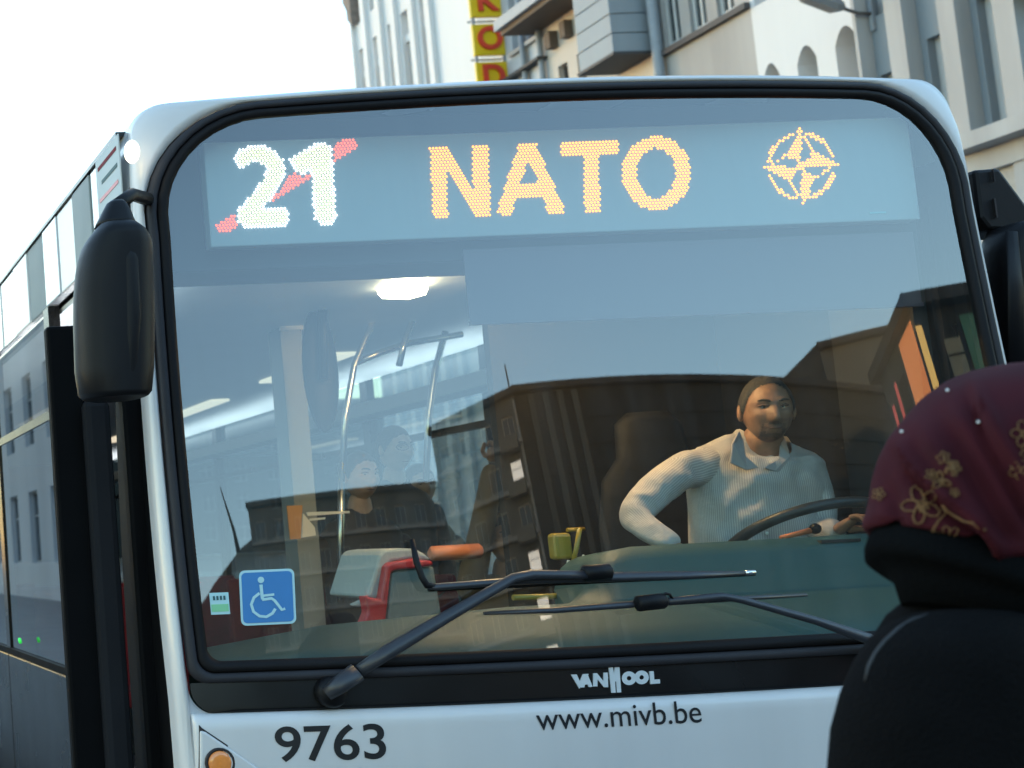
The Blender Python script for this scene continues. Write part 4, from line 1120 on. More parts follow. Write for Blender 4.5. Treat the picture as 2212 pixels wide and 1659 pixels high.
# luggage pen: grey hood, red frame, grey panel
pen = bpy.data.objects.new('luggage_pen', None); col.objects.link(pen); pen.parent = bus; pen.location = atY(850, 1300, 1.2) - bus.location
cB = lambda x, y: ((560 + x * .3345) * .749, (1380 + y * .3345) * .749)
def pp(pts, y, d, m, nm, par, bev=.01):
    b = MB(); b.poly([atY(*cB(*p), y) for p in pts], (0, d, 0)); return b.build(nm, m, par, bevel=bev)
pp([(1490, 1020), (1600, 660), (1640, 615), (1750, 600), (1910, 605), (1985, 645), (2050, 700), (1900, 690), (1700, 715), (1655, 770), (1610, 1045)], 1.24, .35, M['grey'], 'pen_hood', pen)
pp([(1610, 1045), (1660, 760), (1690, 725), (1900, 692), (2060, 712), (2065, 750), (1900, 775), (1740, 790), (1700, 810), (1645, 1310), (1430, 1318), (1500, 1150), (1470, 1010)], 1.20, .06, M['red'], 'pen_frame', pen)
pp([(1706, 812), (1745, 795), (1900, 780), (2070, 755), (2150, 1250), (1652, 1305)], 1.22, .05, M['greyd'], 'pen_panel', pen)
pp([(1370, 1090), (1500, 1030), (1560, 1050), (1430, 1110)], 1.3, .05, M['grey'], 'pen_shelf', pen)
pp([(800, 235), (935, 230), (920, 520), (830, 525)], 2.0, .01, M['notice'], 'orange_notice', bus, 0)
pp([(940, 300), (1040, 420), (1050, 490), (930, 510)], 2.05, .01, M['paper'], 'side_notice', bus, 0)
pp([(970, 290), (1340, 280), (1340, 298), (985, 322)], 2.2, .01, M['paper'], 'window_sign', bus, 0)
pp([(1000, 345), (1130, 335), (1130, 350), (1000, 365)], 2.2, .01, M['paper'], 'window_sign', bus, 0)
# ------------------------------------------------------------------ people
def skin_verts(joints, bones, levels=2):
    """continuous limb surface grown round a skeleton -> (verts, faces)"""
    names = list(joints)
    me = bpy.data.meshes.new('sk')
    me.from_pydata([tuple(joints[n][:3]) for n in names], [(names.index(a), names.index(c)) for a, c in bones], [])
    o = bpy.data.objects.new('sk', me); col.objects.link(o)
    o.modifiers.new('skin', 'SKIN')
    lay = me.skin_vertices[0].data
    for i, n in enumerate(names):
        r = joints[n][3]; r = r if isinstance(r, tuple) else (r, r)
        lay[i].radius = r; lay[i].use_root = (i == 0)
    sb = o.modifiers.new('sub', 'SUBSURF'); sb.levels = levels; sb.render_levels = levels
    ev = bpy.data.meshes.new_from_object(o.evaluated_get(bpy.context.evaluated_depsgraph_get()))
    vs = [v.co.copy() for v in ev.vertices]; fs = [list(p.vertices) for p in ev.polygons]
    bpy.data.objects.remove(o)
    return vs, fs

def g2(x, s): return math.exp(-(x / s) ** 2)
def head_r(d, old=1.0):
    """distance from the middle of the head to its surface along unit d (x right, -y forward, z up), metres"""
    x, y, z = d
    a, b_, c = .076, .098, .118
    r = 1 / math.sqrt((x / a) ** 2 + (y / b_) ** 2 + (z / c) ** 2)
    f = max(0, -y)
    if z < 0:
        r *= 1 - .13 * min(1, -z * 1.1) ** 1.6 * (1 if y > 0 else .55)
    px, pz = x * r, z * r
    fr = max(0, min(1, (f - .3) / .4))
    r += fr * (.026 * g2(px, .013) * (g2(pz + .026, .016) + .55 * g2(pz + .004, .018)) + .006 * g2(abs(px) - .013, .008) * g2(pz + .034, .008))
    r += fr * (.007 * g2(pz - .026, .011) * g2(abs(px) - .028, .028))
    r -= fr * (.015 * g2(abs(px) - .030, .016) * g2(pz - .008, .012))
    r += fr * (.007 * g2(px, .022) * (g2(pz + .060, .006) + 1.1 * g2(pz + .071, .007)) - .005 * g2(px, .024) * g2(pz + .0655, .0028))
    r += fr * .012 * g2(px, .024) * g2(pz + .098, .018)
    r += fr * .005 * g2(abs(px) - .046, .017) * g2(pz + .018, .018)
    r -= fr * .003 * g2(abs(px) - .030, .006) * g2(pz + .052, .016)
    return r

class Head:
    def __init__(s, c, R, k=1.0):
        s.c, s.R, s.k = Vector(c), R, k
    def at(s, d, off=0):
        d = Vector(d).normalized()
        return s.c + s.R @ (d * (head_r(d) * s.k + off))
    def pos(s, px, pz, off=0):            # a point of the face by its frontal place
        d = Vector((px, -.09, pz)).normalized()
        for _ in range(8):
            r = head_r(d); d = Vector((px / r, -math.sqrt(max(.02, 1 - (px / r) ** 2 - (pz / r) ** 2)), pz / r)).normalized()
        return s.at(d, off)
    def mesh(s, b, n=60, m=50):
        loops = []
        for i in range(m + 1):
            e = -math.pi / 2 + math.pi * i / m; ce = max(math.cos(e), .01)
            loops.append([s.at((math.sin(2 * math.pi * k / n) * ce, -math.cos(2 * math.pi * k / n) * ce, math.sin(e))) for k in range(n)])
        b.loft(loops)
        for sg in (-1, 1):                # ears
            b.ball(s.at((sg, .10, -.05), .004), (.009, .015, .028), 10, 8, s.R @ Matrix.Rotation(rad(12 * sg), 3, 'Z'))
    def patch(s, test, off, n=120, m=90):
        """shell over the part of the head where test(d) holds"""
        b = MB(); idx = {}
        def dd(i, k):
            e = -math.pi / 2 + math.pi * i / m; ce = max(math.cos(e), .01)
            return Vector((math.sin(2 * math.pi * k / n) * ce, -math.cos(2 * math.pi * k / n) * ce, math.sin(e)))
        vs, fs = [], []
        def vid(i, k):
            k %= n
            if (i, k) not in idx:
                d = dd(i, k); w = off(d) if callable(off) else off
                idx[(i, k)] = len(vs); vs.append(s.at(d, w))
            return idx[(i, k)]
        for i in range(m):
            for k in range(n):
                if test((dd(i, k) + dd(i + 1, k + 1)) / 2): fs.append([vid(i, k), vid(i, k + 1), vid(i + 1, k + 1), vid(i + 1, k)])
        b.add(vs, fs, True)
        return b

def face_parts(root, H, hairm, grey=None, moustache=True, hairline=.62, glasses=False, stub=None):
    eyew = bpy.data.materials.get('eye_white') or mat('eye_white', (.30, .27, .24), .3)
    iris = bpy.data.materials.get('dark_iris') or mat('dark_iris', (.02, .012, .008), .2)
    for sg in (-1, 1):
        p = H.pos(sg * .031, .008, -.0095)
        b = MB(); b.ball(p, .0125, 14, 10); e = b.build('eye', eyew, root)
        b = MB(); b.ball(p + H.R @ Vector((0, -.0085, 0)), (.006, .0048, .006), 10, 8); b.build('iris', iris, e)
        b = MB(); b.tube([H.pos(sg * (.013 + .034 * t), .0265 + .006 * math.sin(t * 2.6), .0015) for t in (0, .25, .5, .75, 1)], [.0026, .0042, .004, .0034, .0015], 6); b.build('eyebrow', hairm, root)
        b = MB(); b.tube([H.pos(sg * (.017 + .028 * t), .012 + .004 * math.sin(t * 3.14), .0018) for t in (0, .3, .6, 1)], .0026, 6); b.build('eyelid', root['skinm'] if False else bpy.data.materials['skin_shadow'], root)
    b = MB(); b.tube([H.pos(-.022 + .044 * t, -.0655 + .002 * abs(t - .5), .0008) for t in (0, .25, .5, .75, 1)], [.0012, .0022, .0024, .0022, .0012], 6); b.build('mouth', bpy.data.materials['lip'], root)
    if moustache:
        def mt(d):
            r = head_r(d); px, pz = d.x * r, d.z * r
            return d.y < 0 and ((abs(px) < .030 and -.060 < pz + abs(px) * .30 < -.043) or (.024 < abs(px) < .036 and -.098 < pz < -.05) or (abs(px) < .030 and -.112 < pz < -.083))
        H.patch(mt, lambda d: .0009).build('moustache', stub or hairm, root)
    TAB = [(0, hairline + .04), (25, hairline + .02), (42, hairline - .04), (54, hairline - .22), (64, .26), (72, .0), (80, -.16), (84, -.05), (90, .20), (101, .18), (108, -.25), (125, -.52), (180, -.6)]
    def lim(d):
        az = math.degrees(math.atan2(abs(d.x), -d.y))
        for (a0, z0), (a1, z1) in zip(TAB, TAB[1:]):
            if a0 <= az <= a1: return d.z - z0 - (z1 - z0) * (az - a0) / (a1 - a0)
        return d.z
    ht = lambda d: lim(d) + .05 * noise.noise(d * 9) + .02 * noise.noise(d * 30) > 0
    H.patch(ht, lambda d: min(.008, .001 + max(0, lim(d)) * .03) + .0022 * noise.noise(d * 26) * min(1, max(0, lim(d)) * 6)).build('hair', hairm, root)
    if glasses:
        gm = bpy.data.materials['dark_iris']
        for sg in (-1, 1):
            b = MB(); b.tube([H.pos(sg * .031 + .021 * math.cos(a), .006 + .015 * math.sin(a), .012) for a in [2 * math.pi * k / 16 for k in range(17)]], .0016, 6, caps=False); b.build('spectacle_rim', gm, root)

def hand_verts(b, w, f, n, side, L=.19, curl=.9, thumb=1):
    """hand from wrist w, pointing along f, palm facing n; four unequal bent fingers and a thumb"""
    f, n = Vector(f).normalized(), Vector(n).normalized(); s_ = f.cross(n).normalized() * side
    k = L / .19
    J = {'w': (*w, .026 * k), 'p': (*(w + f * .045 * k), (.040 * k, .018 * k)), 'q': (*(w + f * .085 * k), (.040 * k, .015 * k))}
    vs, fs = skin_verts(J, [('w', 'p'), ('p', 'q')]); b.add(vs, fs, True)
    for i, (o, l) in enumerate(((.030, .072), (.010, .080), (-.010, .075), (-.028, .058))):
        p = w + f * .075 * k + s_ * o * k; J = {'a': (*p, .0105 * k)}; d = f.copy(); last = 'a'; bn = []
        for t, q in enumerate((.45, .30, .25)):
            a = curl * (.55, 1.0, .75)[t]
            d = (d * math.cos(a) + n * math.sin(a)).normalized() if t == 0 else (Matrix.Rotation(a, 3, f.cross(n)) @ d)
            p = p + d * l * q * 1.15 * k; nm = 'bcd'[t]; J[nm] = (*p, (.0098, .0088, .0078)[t] * k); bn.append((last, nm)); last = nm
        vs, fs = skin_verts(J, bn); b.add(vs, fs, True)
    p = w + f * .025 * k + s_ * .028 * k; d = (f * .7 + s_ * .7 + n * .25).normalized()
    J = {'a': (*p, .014 * k), 'b': (*(p + d * .042 * k), .0115 * k)}; d2 = (f * .9 + s_ * .15 + n * .6).normalized()
    J['c'] = (*(p + d * .042 * k + d2 * .030 * k), .010 * k); J['d'] = (*(p + d * .042 * k + d2 * .052 * k), .008 * k)
    vs, fs = skin_verts(J, [('a', 'b'), ('b', 'c'), ('c', 'd')]); b.add(vs, fs, True)

def striped(name, base, line):
    """woven stripes that follow the cut of the garment: the angle round each sleeve or the body is stored on the mesh"""
    m = mat(name, base, .85, bump=1.0, bscale=11)
    nt = m.node_tree; p = nt.nodes['Principled BSDF']
    [n for n in nt.nodes if n.type == 'BUMP'][0].inputs['Distance'].default_value = .011
    at = nt.nodes.new('ShaderNodeAttribute'); at.attribute_name = 'cut'
    sp = nt.nodes.new('ShaderNodeSeparateXYZ'); nt.links.new(at.outputs['Vector'], sp.inputs[0])
    an = nt.nodes.new('ShaderNodeMath'); an.operation = 'ARCTAN2'; nt.links.new(sp.outputs['Y'], an.inputs[0]); nt.links.new(sp.outputs['X'], an.inputs[1])
    mu = nt.nodes.new('ShaderNodeMath'); mu.operation = 'MULTIPLY'; nt.links.new(an.outputs[0], mu.inputs[0]); nt.links.new(sp.outputs['Z'], mu.inputs[1])
    si = nt.nodes.new('ShaderNodeMath'); si.operation = 'SINE'; nt.links.new(mu.outputs[0], si.inputs[0])
    r = nt.nodes.new('ShaderNodeValToRGB'); r.color_ramp.elements[0].position = .0; r.color_ramp.elements[1].position = .55
    r.color_ramp.elements[0].color = (*line, 1); r.color_ramp.elements[1].color = (*base, 1)
    nt.links.new(si.outputs[0], r.inputs[0]); nt.links.new(r.outputs[0], p.inputs['Base Color'])
    return m
def limb_cut(p, J, order, n):
    best = None
    for a, c in zip(order, order[1:]):
        A, C = Vector(J[a][:3]), Vector(J[c][:3]); d = C - A
        t = max(0, min(1, (p - A).dot(d) / d.length_squared)); q = p - A - d * t
        if best is None or q.length < best[0]: best = (q.length, q, d.normalized())
    _, q, d = best
    r1 = (Vector((.3, -.5, .8)) - d * d.dot(Vector((.3, -.5, .8)))).normalized(); r2 = d.cross(r1)
    v = Vector((q.dot(r1), q.dot(r2))); l = max(v.length, 1e-6)
    return (v.x / l, v.y / l, n)
skin = mat('tanned_skin', (.33, .17, .105), .55, var=.3, vscale=38, bump=.12, bscale=160)
skin2 = mat('fair_skin', (.55, .36, .27), .5, var=.12, vscale=25)
mat('skin_shadow', (.20, .10, .065), .55); mat('lip', (.13, .055, .042), .6)
hair_g = mat('greying_hair', (.06, .054, .05), .8, var=.6, vscale=120)
hair_b = mat('brown_hair', (.05, .032, .022), .8, var=.4, vscale=120)
shirt = striped('striped_shirt', (.54, .50, .455), (.38, .335, .335))

stub = mat('grey_stubble', (.19, .105, .072), .7, var=.5, vscale=140)
# ---- driver
yb_ = 1.22
drv = thing('person', (.80, .85, .34), 'driver in a pale striped shirt leaning to one side behind the steering wheel', 'person')
def D(u, v, y, r): return (*atY(u, v, y), r)
hc_ = atY(1656, 888, 0.740)
Rh = Matrix.Rotation(rad(-21), 3, 'Z') @ Matrix.Rotation(rad(2), 3, 'Y')
H = Head(hc_, Rh, .92)
b = MB(); H.mesh(b)
J = {'n0': (*(hc_ + Vector((0, .02, -.05))), .058), 'n1': D(1648, 955, 0.810, .066), 'n2': D(1645, 1010, 0.840, .066), 'c': D(1645, 1080, 0.870, .10),
     'p': D(1640, 1290, 0.920, .12), 'hl': D(1580, 1350, 0.850, .085), 'kl': D(1560, 1400, 0.450, .065), 'fl': (.62, .45, .42, .05),
     'hr': D(1710, 1350, 0.850, .085), 'kr': D(1740, 1400, 0.450, .065), 'fr': (.88, .45, .42, .05)}
vs, fs = skin_verts(J, [('n0', 'n1'), ('n1', 'n2'), ('n2', 'c'), ('c', 'p'), ('p', 'hl'), ('hl', 'kl'), ('kl', 'fl'), ('p', 'hr'), ('hr', 'kr'), ('kr', 'fr')]); b.add(vs, fs, True)
hw_ = atY(1803, 1150, 0.600); hd = atY(1838, 1126, 0.560)
hand_verts(b, hw_, hd - hw_, (0, -.45, -.75), 1, .17, .75)
hand_verts(b, atY(1452, 1178, 0.580), (.35, -.75, -.55), (0, .2, -1), -1, .19, .3)
b.build('body', skin, drv)
face_parts(drv, H, hair_g, hairline=.79, stub=stub)
def torso(b, rings, n=32, dip=()):
    """rings: (left, right, y, depth) as points in the plane of the chest"""
    b.loft([[Vector(((A.x + C.x) / 2 + (C.x - A.x) / 2 * math.copysign(abs(math.cos(t)) ** .8, math.cos(t)), A.y + dp * math.sin(t), (A.z + C.z) / 2 + (C.z - A.z) / 2 * math.cos(t) - (dip[i] if i < len(dip) else 0) * max(0, -math.sin(t)) ** 1.5)) for t in [2 * math.pi * k / n for k in range(n)]] for i, (A, C, dp) in enumerate(rings)])
tb = MB()
torso(tb, [(atY(ul, v + dl_, .85), atY(ur, v, .85), d) for v, dl_, ul, ur, d in ((944, -14, 1597, 1698, .066), (956, -16, 1588, 1706, .073), (966, -16, 1552, 1724, .082), (980, -14, 1512, 1748, .096), (1005, -6, 1495, 1768, .11), (1045, 0, 1492, 1778, .118), (1090, 0, 1494, 1782, .122), (1140, 0, 1496, 1784, .124), (1200, 0, 1498, 1786, .125), (1320, 0, 1508, 1778, .12))], 32, (.080, .072, .060, .034, .008))
bm = bmesh.new(); vv = [bm.verts.new(p) for p in tb.v]
for f in tb.f:
    if len(f) == 4: bm.faces.new([vv[i] for i in f])
bmesh.ops.subdivide_edges(bm, edges=list(bm.edges), cuts=3, use_grid_fill=True, smooth=.8)
bm.verts.index_update(); vs, fs = [v.co.copy() for v in bm.verts], [[v.index for v in f.verts] for f in bm.faces]; bm.free()
cx_t = sum(p.x for p in vs) / len(vs); cut = []
for p in vs:
    v = Vector(((p.x - cx_t) / .20, (p.y - .85) / .115)); l = max(v.length, 1e-6); cut.append((v.x / l, v.y / l, 190.0))
for J, bn in (({'s': D(1570, 1012, 0.850, .074), 't': D(1520, 1006, 0.845, .070), 'u': D(1462, 1022, 0.815, .064), 'v': D(1402, 1076, 0.760, .058), 'e': D(1364, 1120, 0.720, .051), 'f': D(1404, 1150, 0.640, .045), 'w': D(1462, 1186, 0.570, .036)}, 'stuvefw'),
              ({'s': D(1712, 1014, 0.850, .070), 'u': D(1752, 1056, 0.825, .066), 'e': D(1768, 1160, 0.760, .060), 'w': D(1804, 1150, 0.605, .038)}, 'suew')):
    v2, f2_ = skin_verts(J, list(zip(bn, bn[1:])), 3)
    k = len(vs); cut += [limb_cut(p, J, bn, 46.0) for p in v2]; vs += v2; fs += [[i + k for i in f] for f in f2_]
b = MB()
out = []
for p in vs:                               # creases of worn cotton, gathered at armpit and elbow
    q = p * 7
    w1 = 1 - abs(noise.noise(Vector((q.x * .9 + q.z * 1.3, q.y * .6, q.z * .45 - q.x * .5)))) * 2.4
    w2 = 1 - abs(noise.noise(Vector((q.x * 2.1 - q.z * 1.5 + 7, q.y * 1.5, q.z * 1.0 + q.x * .8)))) * 2.4
    h = .017 * max(-.5, w1) + .009 * max(-.5, w2)
    out.append(p + Vector((-.35 * h, -.8 * h, .35 * h)))
b.add(out, fs, True); sh = b.build('shirt', shirt, drv, fix=False)
al = sh.data.attributes.new('cut', 'FLOAT_VECTOR', 'POINT'); al.data.foreach_set('vector', [c for t in cut for c in t])
for sgn_, pts in ((-1, [(1598, 930), (1582, 958), (1578, 1000), (1614, 1016), (1640, 1010), (1612, 985), (1606, 950)]), (1, [(1696, 946), (1708, 985), (1697, 1024), (1674, 1018), (1652, 1011), (1684, 990), (1688, 960)])):
    b = MB(); b.poly([atY(u, v, (.712, .722, .728, .722, .716, .73, .742)[i]) for i, (u, v) in enumerate(pts)], (0, .007, 0)); b.build('collar', shirt, sh, bevel=.003)
b = MB()
for k in range(4):
    b = MB(); b.ball(atY(1654 + k * 1.0, 1050 + k * 34, .736 - .006 * k), (.0055, .003, .0055), 8, 6); b.build('button', M['paper'], sh)
# driver's seat
seat = bpy.data.objects.new('driver_seat', None); col.objects.link(seat); seat.parent = bus; seat.location = Vector((.80, 1.02, .34)) - bus.location
b = MB(); b.loft([[Vector(((.80) + hw * math.cos(a), 1.10 + .05 * math.sin(a) + dy, z)) for a in [2 * math.pi * k / 24 for k in range(24)]] for z, hw, dy in ((.95, .22, 0), (1.2, .25, .02), (1.5, .24, .04), (1.66, .20, .06), (1.74, .13, .07), (1.86, .12, .08), (1.9, .07, .08))]); b.build('backrest', M['dark'], seat)
b = MB(); b.box((.58, .66, .85), (1.04, 1.08, .96)); b.build('seat', M['dark'], seat, bevel=.03)
b = MB(); b.tube([(.80, .9, .34), (.80, .9, .85)], .09, 12); b.build('pedestal', M['plastic'], seat)

# ---- passengers standing or sitting farther back
def passenger(u, v, y, skinm, hairm, coat, label, yaw=0, k=1.0, arm_up=None, glasses=False, moustache=False, loc=None):
    hc = atY(u, v, y); zf = .34
    P = thing('person', (hc.x, y, zf), label, 'person', 'passengers inside the bus')
    H = Head(hc, Matrix.Rotation(rad(yaw), 3, 'Z'), k)
    b = MB(); H.mesh(b, 40, 34)
    def o(x, yy, z, r): return (hc.x + x, hc.y + yy, hc.z + z, r)
    hz = (hc.z - zf)
    J = {'n0': o(0, .02, -.06, .055), 'n1': o(0, .035, -.16, .058), 'c': o(0, .05, -.34, (.13, .095)), 'p': o(0, .05, -.70, (.125, .09)),
         'hl': o(-.09, .05, -.80, .085), 'kl': o(-.10, .02, -.80 - (hz - .85) * .5, .062), 'fl': o(-.10, .05, -hz + .05, .045),
         'hr': o(.09, .05, -.80, .085), 'kr': o(.10, .02, -.80 - (hz - .85) * .5, .062), 'fr': o(.10, .05, -hz + .05, .045)}
    vs, fs = skin_verts(J, [('n0', 'n1'), ('n1', 'c'), ('c', 'p'), ('p', 'hl'), ('hl', 'kl'), ('kl', 'fl'), ('p', 'hr'), ('hr', 'kr'), ('kr', 'fr')]); b.add(vs, fs, True)
    tb = MB(); V = lambda x, z: Vector((hc.x + x, hc.y + .05, hc.z + z))
    torso(tb, [(V(-w, z), V(w, z), d) for z, w, d in ((-.15, .065, .06), (-.19, .10, .075), (-.22, .16, .09), (-.27, .195, .10), (-.36, .20, .115), (-.55, .19, .115), (-.75, .185, .115), (-.92, .20, .125))], 24)
    sleeves = []; c = {'sl': o(-.175, .05, -.27, .066), 'sr': o(.175, .05, -.27, .066)}
    for s_, nm in ((-1, 'l'), (1, 'r')):
        if arm_up and s_ == arm_up[0]:
            e, w = atY(arm_up[1][0], arm_up[1][1], y - .08), atY(arm_up[2][0], arm_up[2][1], y - .12)
            c['e' + nm] = (*e, .05); c['w' + nm] = (*w, .036); f = (w - e).normalized()
            hand_verts(b, w, f, (0, -1, 0), s_, .17, 1.2)
        else:
            c['e' + nm] = o(s_ * .25, .08, -.55, .052); c['w' + nm] = o(s_ * .22, -.02, -.78, .036)
            hand_verts(b, hc + Vector((s_ * .22, -.02, -.78)), (0, -.2, -1), (-s_, 0, 0), s_, .18, .4)
        sleeves.append(skin_verts({'s': c['s' + nm], 'e': c['e' + nm], 'w': c['w' + nm]}, [('s', 'e'), ('e', 'w')]))
    b.build('body', skinm, P)
    face_parts(P, H, hairm, moustache=moustache, glasses=glasses)
    for vs, fs in sleeves: tb.add(vs, fs, True)
    tb.build('jacket', coat, P)
    b = MB()
    t = {k: (J[k][0], J[k][1], J[k][2], (J[k][3] if not isinstance(J[k][3], tuple) else J[k][3][0] * .9) + .012) for k in ('p', 'hl', 'kl', 'fl', 'hr', 'kr', 'fr')}
    vs, fs = skin_verts(t, [('p', 'hl'), ('hl', 'kl'), ('kl', 'fl'), ('p', 'hr'), ('hr', 'kr'), ('kr', 'fr')]); b.add(vs, fs, True); b.build('trousers', bpy.data.materials.get('dark_trousers') or mat('dark_trousers', (.03, .03, .035), .85), P)
    return P
passenger(852, 972, 3.3, skin2, hair_b, mat('grey_jacket', (.06, .06, .065), .85), 'tall passenger in a grey jacket and glasses standing inside the bus', 18, glasses=True)
passenger(778, 1030, 2.9, skin2, hair_b, mat('black_jacket', (.03, .03, .035), .85), 'shorter passenger in a black jacket standing left inside the bus', 12)
passenger(906, 1050, 3.9, skin2, hair_g, mat('beige_jacket', (.2, .17, .13), .85), 'passenger in a beige jacket standing farthest back in the bus', 0)
passenger(1095, 1165, 2.3, skin, hair_b, mat('tan_jacket', (.16, .10, .055), .85), 'passenger in a tan jacket holding up one arm beside the ticket machine', -15, arm_up=(-1, (1052, 1085), (1062, 1000)))

# ---- woman in the foreground, seen from behind
YW = -1.86
wm = thing('person', (atY(2120, 1100, YW).x, YW, 0), 'woman in a maroon embroidered headscarf and dark coat, seen from behind at right', 'person')
sc_m = mat('maroon_headscarf', (.048, .0065, .0105), .85, var=.35, vscale=9, bump=.1, bscale=300, spec=.12)
blk = mat('black_scarf', (.004, .0043, .0047), .95, bump=.3, bscale=150, spec=.02)
coat_m = mat('dark_wool_coat', (.0045, .0042, .0045), .85, var=.4, vscale=14, bump=.5, bscale=200, spec=.06)
gold = mat('gold_embroidery', (.165, .085, .034), .8, bump=.3, bscale=400, spec=.2)
zc_ = lambda v: atY(2120, v, YW).z
def ring(v, ul, ur, depth, fold=0, y0=0, n=48, tilt=0, ph=0):
    A, C = atY(ul, v + (2120 - ul) * .045, YW + y0), atY(ur, v - (ur - 2120) * .045, YW + y0)
    cx, hw, z = (A.x + C.x) / 2, (C.x - A.x) / 2, atY(2120, v, YW + y0).z
    out = []
    for k in range(n):
        a = 2 * math.pi * k / n
        x, y = math.cos(a), math.sin(a)
        fr = 1 + fold * (.5 * math.sin(5 * a + v * .021 + ph) + .5 * math.sin(9 * a - v * .03 + 1))
        out.append(Vector((cx + hw * x * fr, YW + y0 + depth * y * fr, z + tilt * x)))
    return out
b = MB()
b.loft([ring(v, ul, ur, d, fo, y0, tilt=t) for v, ul, ur, d, fo, y0, t in (
    (788, 2195, 2260, .02, 0, .05, 0), (791, 2160, 2300, .045, 0, .045, 0), (799, 2120, 2340, .066, .0, .04, 0), (815, 2080, 2372, .084, .0, .03, 0), (842, 2042, 2400, .10, .001, .02, 0), (880, 2005, 2425, .112, .003, .01, 0), (925, 1972, 2440, .120, .005, 0, 0),
    (970, 1947, 2445, .125, .007, 0, 0), (1020, 1930, 2445, .127, .009, 0, 0), (1070, 1919, 2440, .126, .010, 0, -.004), (1120, 1914, 2436, .125, .012, 0, -.018), (1168, 1914, 2434, .123, .014, .0, -.040), (1216, 1918, 2432, .120, .016, .0, -.062), (1244, 1924, 2430, .114, .016, .0, -.074), (1250, 1938, 2422, .100, .012, .0, -.076))])
def w_uv(p):
    d = p - CAM_POS; z = d.dot(cf); return -392.19 + 3000 * d.dot(CR) / z, 907.48 - 3000 * d.dot(CU) / z
cw3 = lambda x, y: ((2450 + x * .42198) * .749, (1000 + y * .42198) * .749)
# finer cloth, then folds pressed into it
bm = bmesh.new()
vv = [bm.verts.new(p) for p in b.v]
for f in b.f:
    try: bm.faces.new([vv[i] for i in f])
    except ValueError: pass
bmesh.ops.remove_doubles(bm, verts=bm.verts, dist=1e-5)
bmesh.ops.subdivide_edges(bm, edges=[e for e in bm.edges], cuts=2, use_grid_fill=True, smooth=.6)
bmesh.ops.recalc_face_normals(bm, faces=bm.faces); bm.normal_update()
FOLD = [([(300, 640), (365, 690), (410, 790), (470, 870), (540, 950), (640, 1030), (760, 1130), (900, 1250), (1050, 1400), (1190, 1500), (1300, 1570)], 13, .0085), ([(760, 240), (840, 430), (900, 560), (980, 720), (1080, 880), (1190, 1080), (1260, 1200)], 15, -.006),
        ([(820, 250), (905, 420), (965, 540), (1045, 690), (1150, 850), (1270, 1050)], 16, .006), ([(560, 420), (720, 620), (830, 820), (960, 1050), (1120, 1300)], 18, -.006), ([(330, 760), (400, 880), (520, 1000), (640, 1110), (800, 1240), (1000, 1420)], 12, -.006),
        ([(480, 560), (620, 760), (760, 980), (900, 1180)], 15, .004), ([(240, 900), (300, 1050), (330, 1200), (340, 1350)], 16, -.004), ([(900, 1330), (1050, 1480), (1200, 1600)], 12, -.005)]
FOLD = [([cw3(*p) for p in pl_], w, h) for pl_, w, h in FOLD]
mv = []
for v in bm.verts:
    if v.normal.dot(CAM_POS - v.co) < -.03: continue
    u0, v0 = w_uv(v.co); q = 0.0
    for pl_, w, h in FOLD:
        dmin = 1e9; tt = 0
        for i, (p0, p1) in enumerate(zip(pl_, pl_[1:])):
            ex_, ey_ = p1[0] - p0[0], p1[1] - p0[1]; t = max(0, min(1, ((u0 - p0[0]) * ex_ + (v0 - p0[1]) * ey_) / (ex_ * ex_ + ey_ * ey_)))
            dd_ = math.hypot(u0 - p0[0] - t * ex_, v0 - p0[1] - t * ey_)
            if dd_ < dmin: dmin, tt = dd_, (i + t) / (len(pl_) - 1)
        q += 2.5 * h * math.exp(-(dmin / w) ** 2) * min(1, tt * 4 + .15)
    q += .0016 * noise.noise(v.co * 22)
    mv.append((v, v.normal * q))
for v, q in mv: v.co += q
b = MB(); bm.verts.index_update(); b.add([v.co.copy() for v in bm.verts], [[v.index for v in f.verts] for f in bm.faces], True); bm.free()
scarf = b.build('headscarf', sc_m, wm)
def bvh(o):
    off = wpos(o); return BVHTree.FromPolygons([v.co + off for v in o.data.vertices], [list(p.vertices) for p in o.data.polygons])
tree = bvh(scarf)
def on(u, v, off=.002):
    h = tree.ray_cast(CAM_POS, ray(u, v))
    if h[0] is None: return None
    n = h[1] if h[1].dot(ray(u, v)) < 0 else -h[1]
    return h[0] + n * off
def embroider(pts, r, par, nm='embroidered_line', off=.0015):
    P = [on(u, v, off) for u, v in pts]; P = [p for p in P if p is not None]
    if len(P) > 2: b = MB(); b.tube(P, r, 5); return b.build(nm, gold, par)
def loopc(cx, cy, rx, ry, a0=0, a1=360, n=18, w=0, rot=0):
    out = []
    for k in range(n + 1):
        a = rad(a0 + (a1 - a0) * k / n); x, y = rx * math.cos(a) * (1 + w * math.sin(6 * a)), ry * math.sin(a) * (1 + w * math.sin(6 * a))
        c_, s_ = math.cos(rad(rot)), math.sin(rad(rot)); out.append(cw3(cx + x * c_ - y * s_, cy + x * s_ + y * c_))
    return out
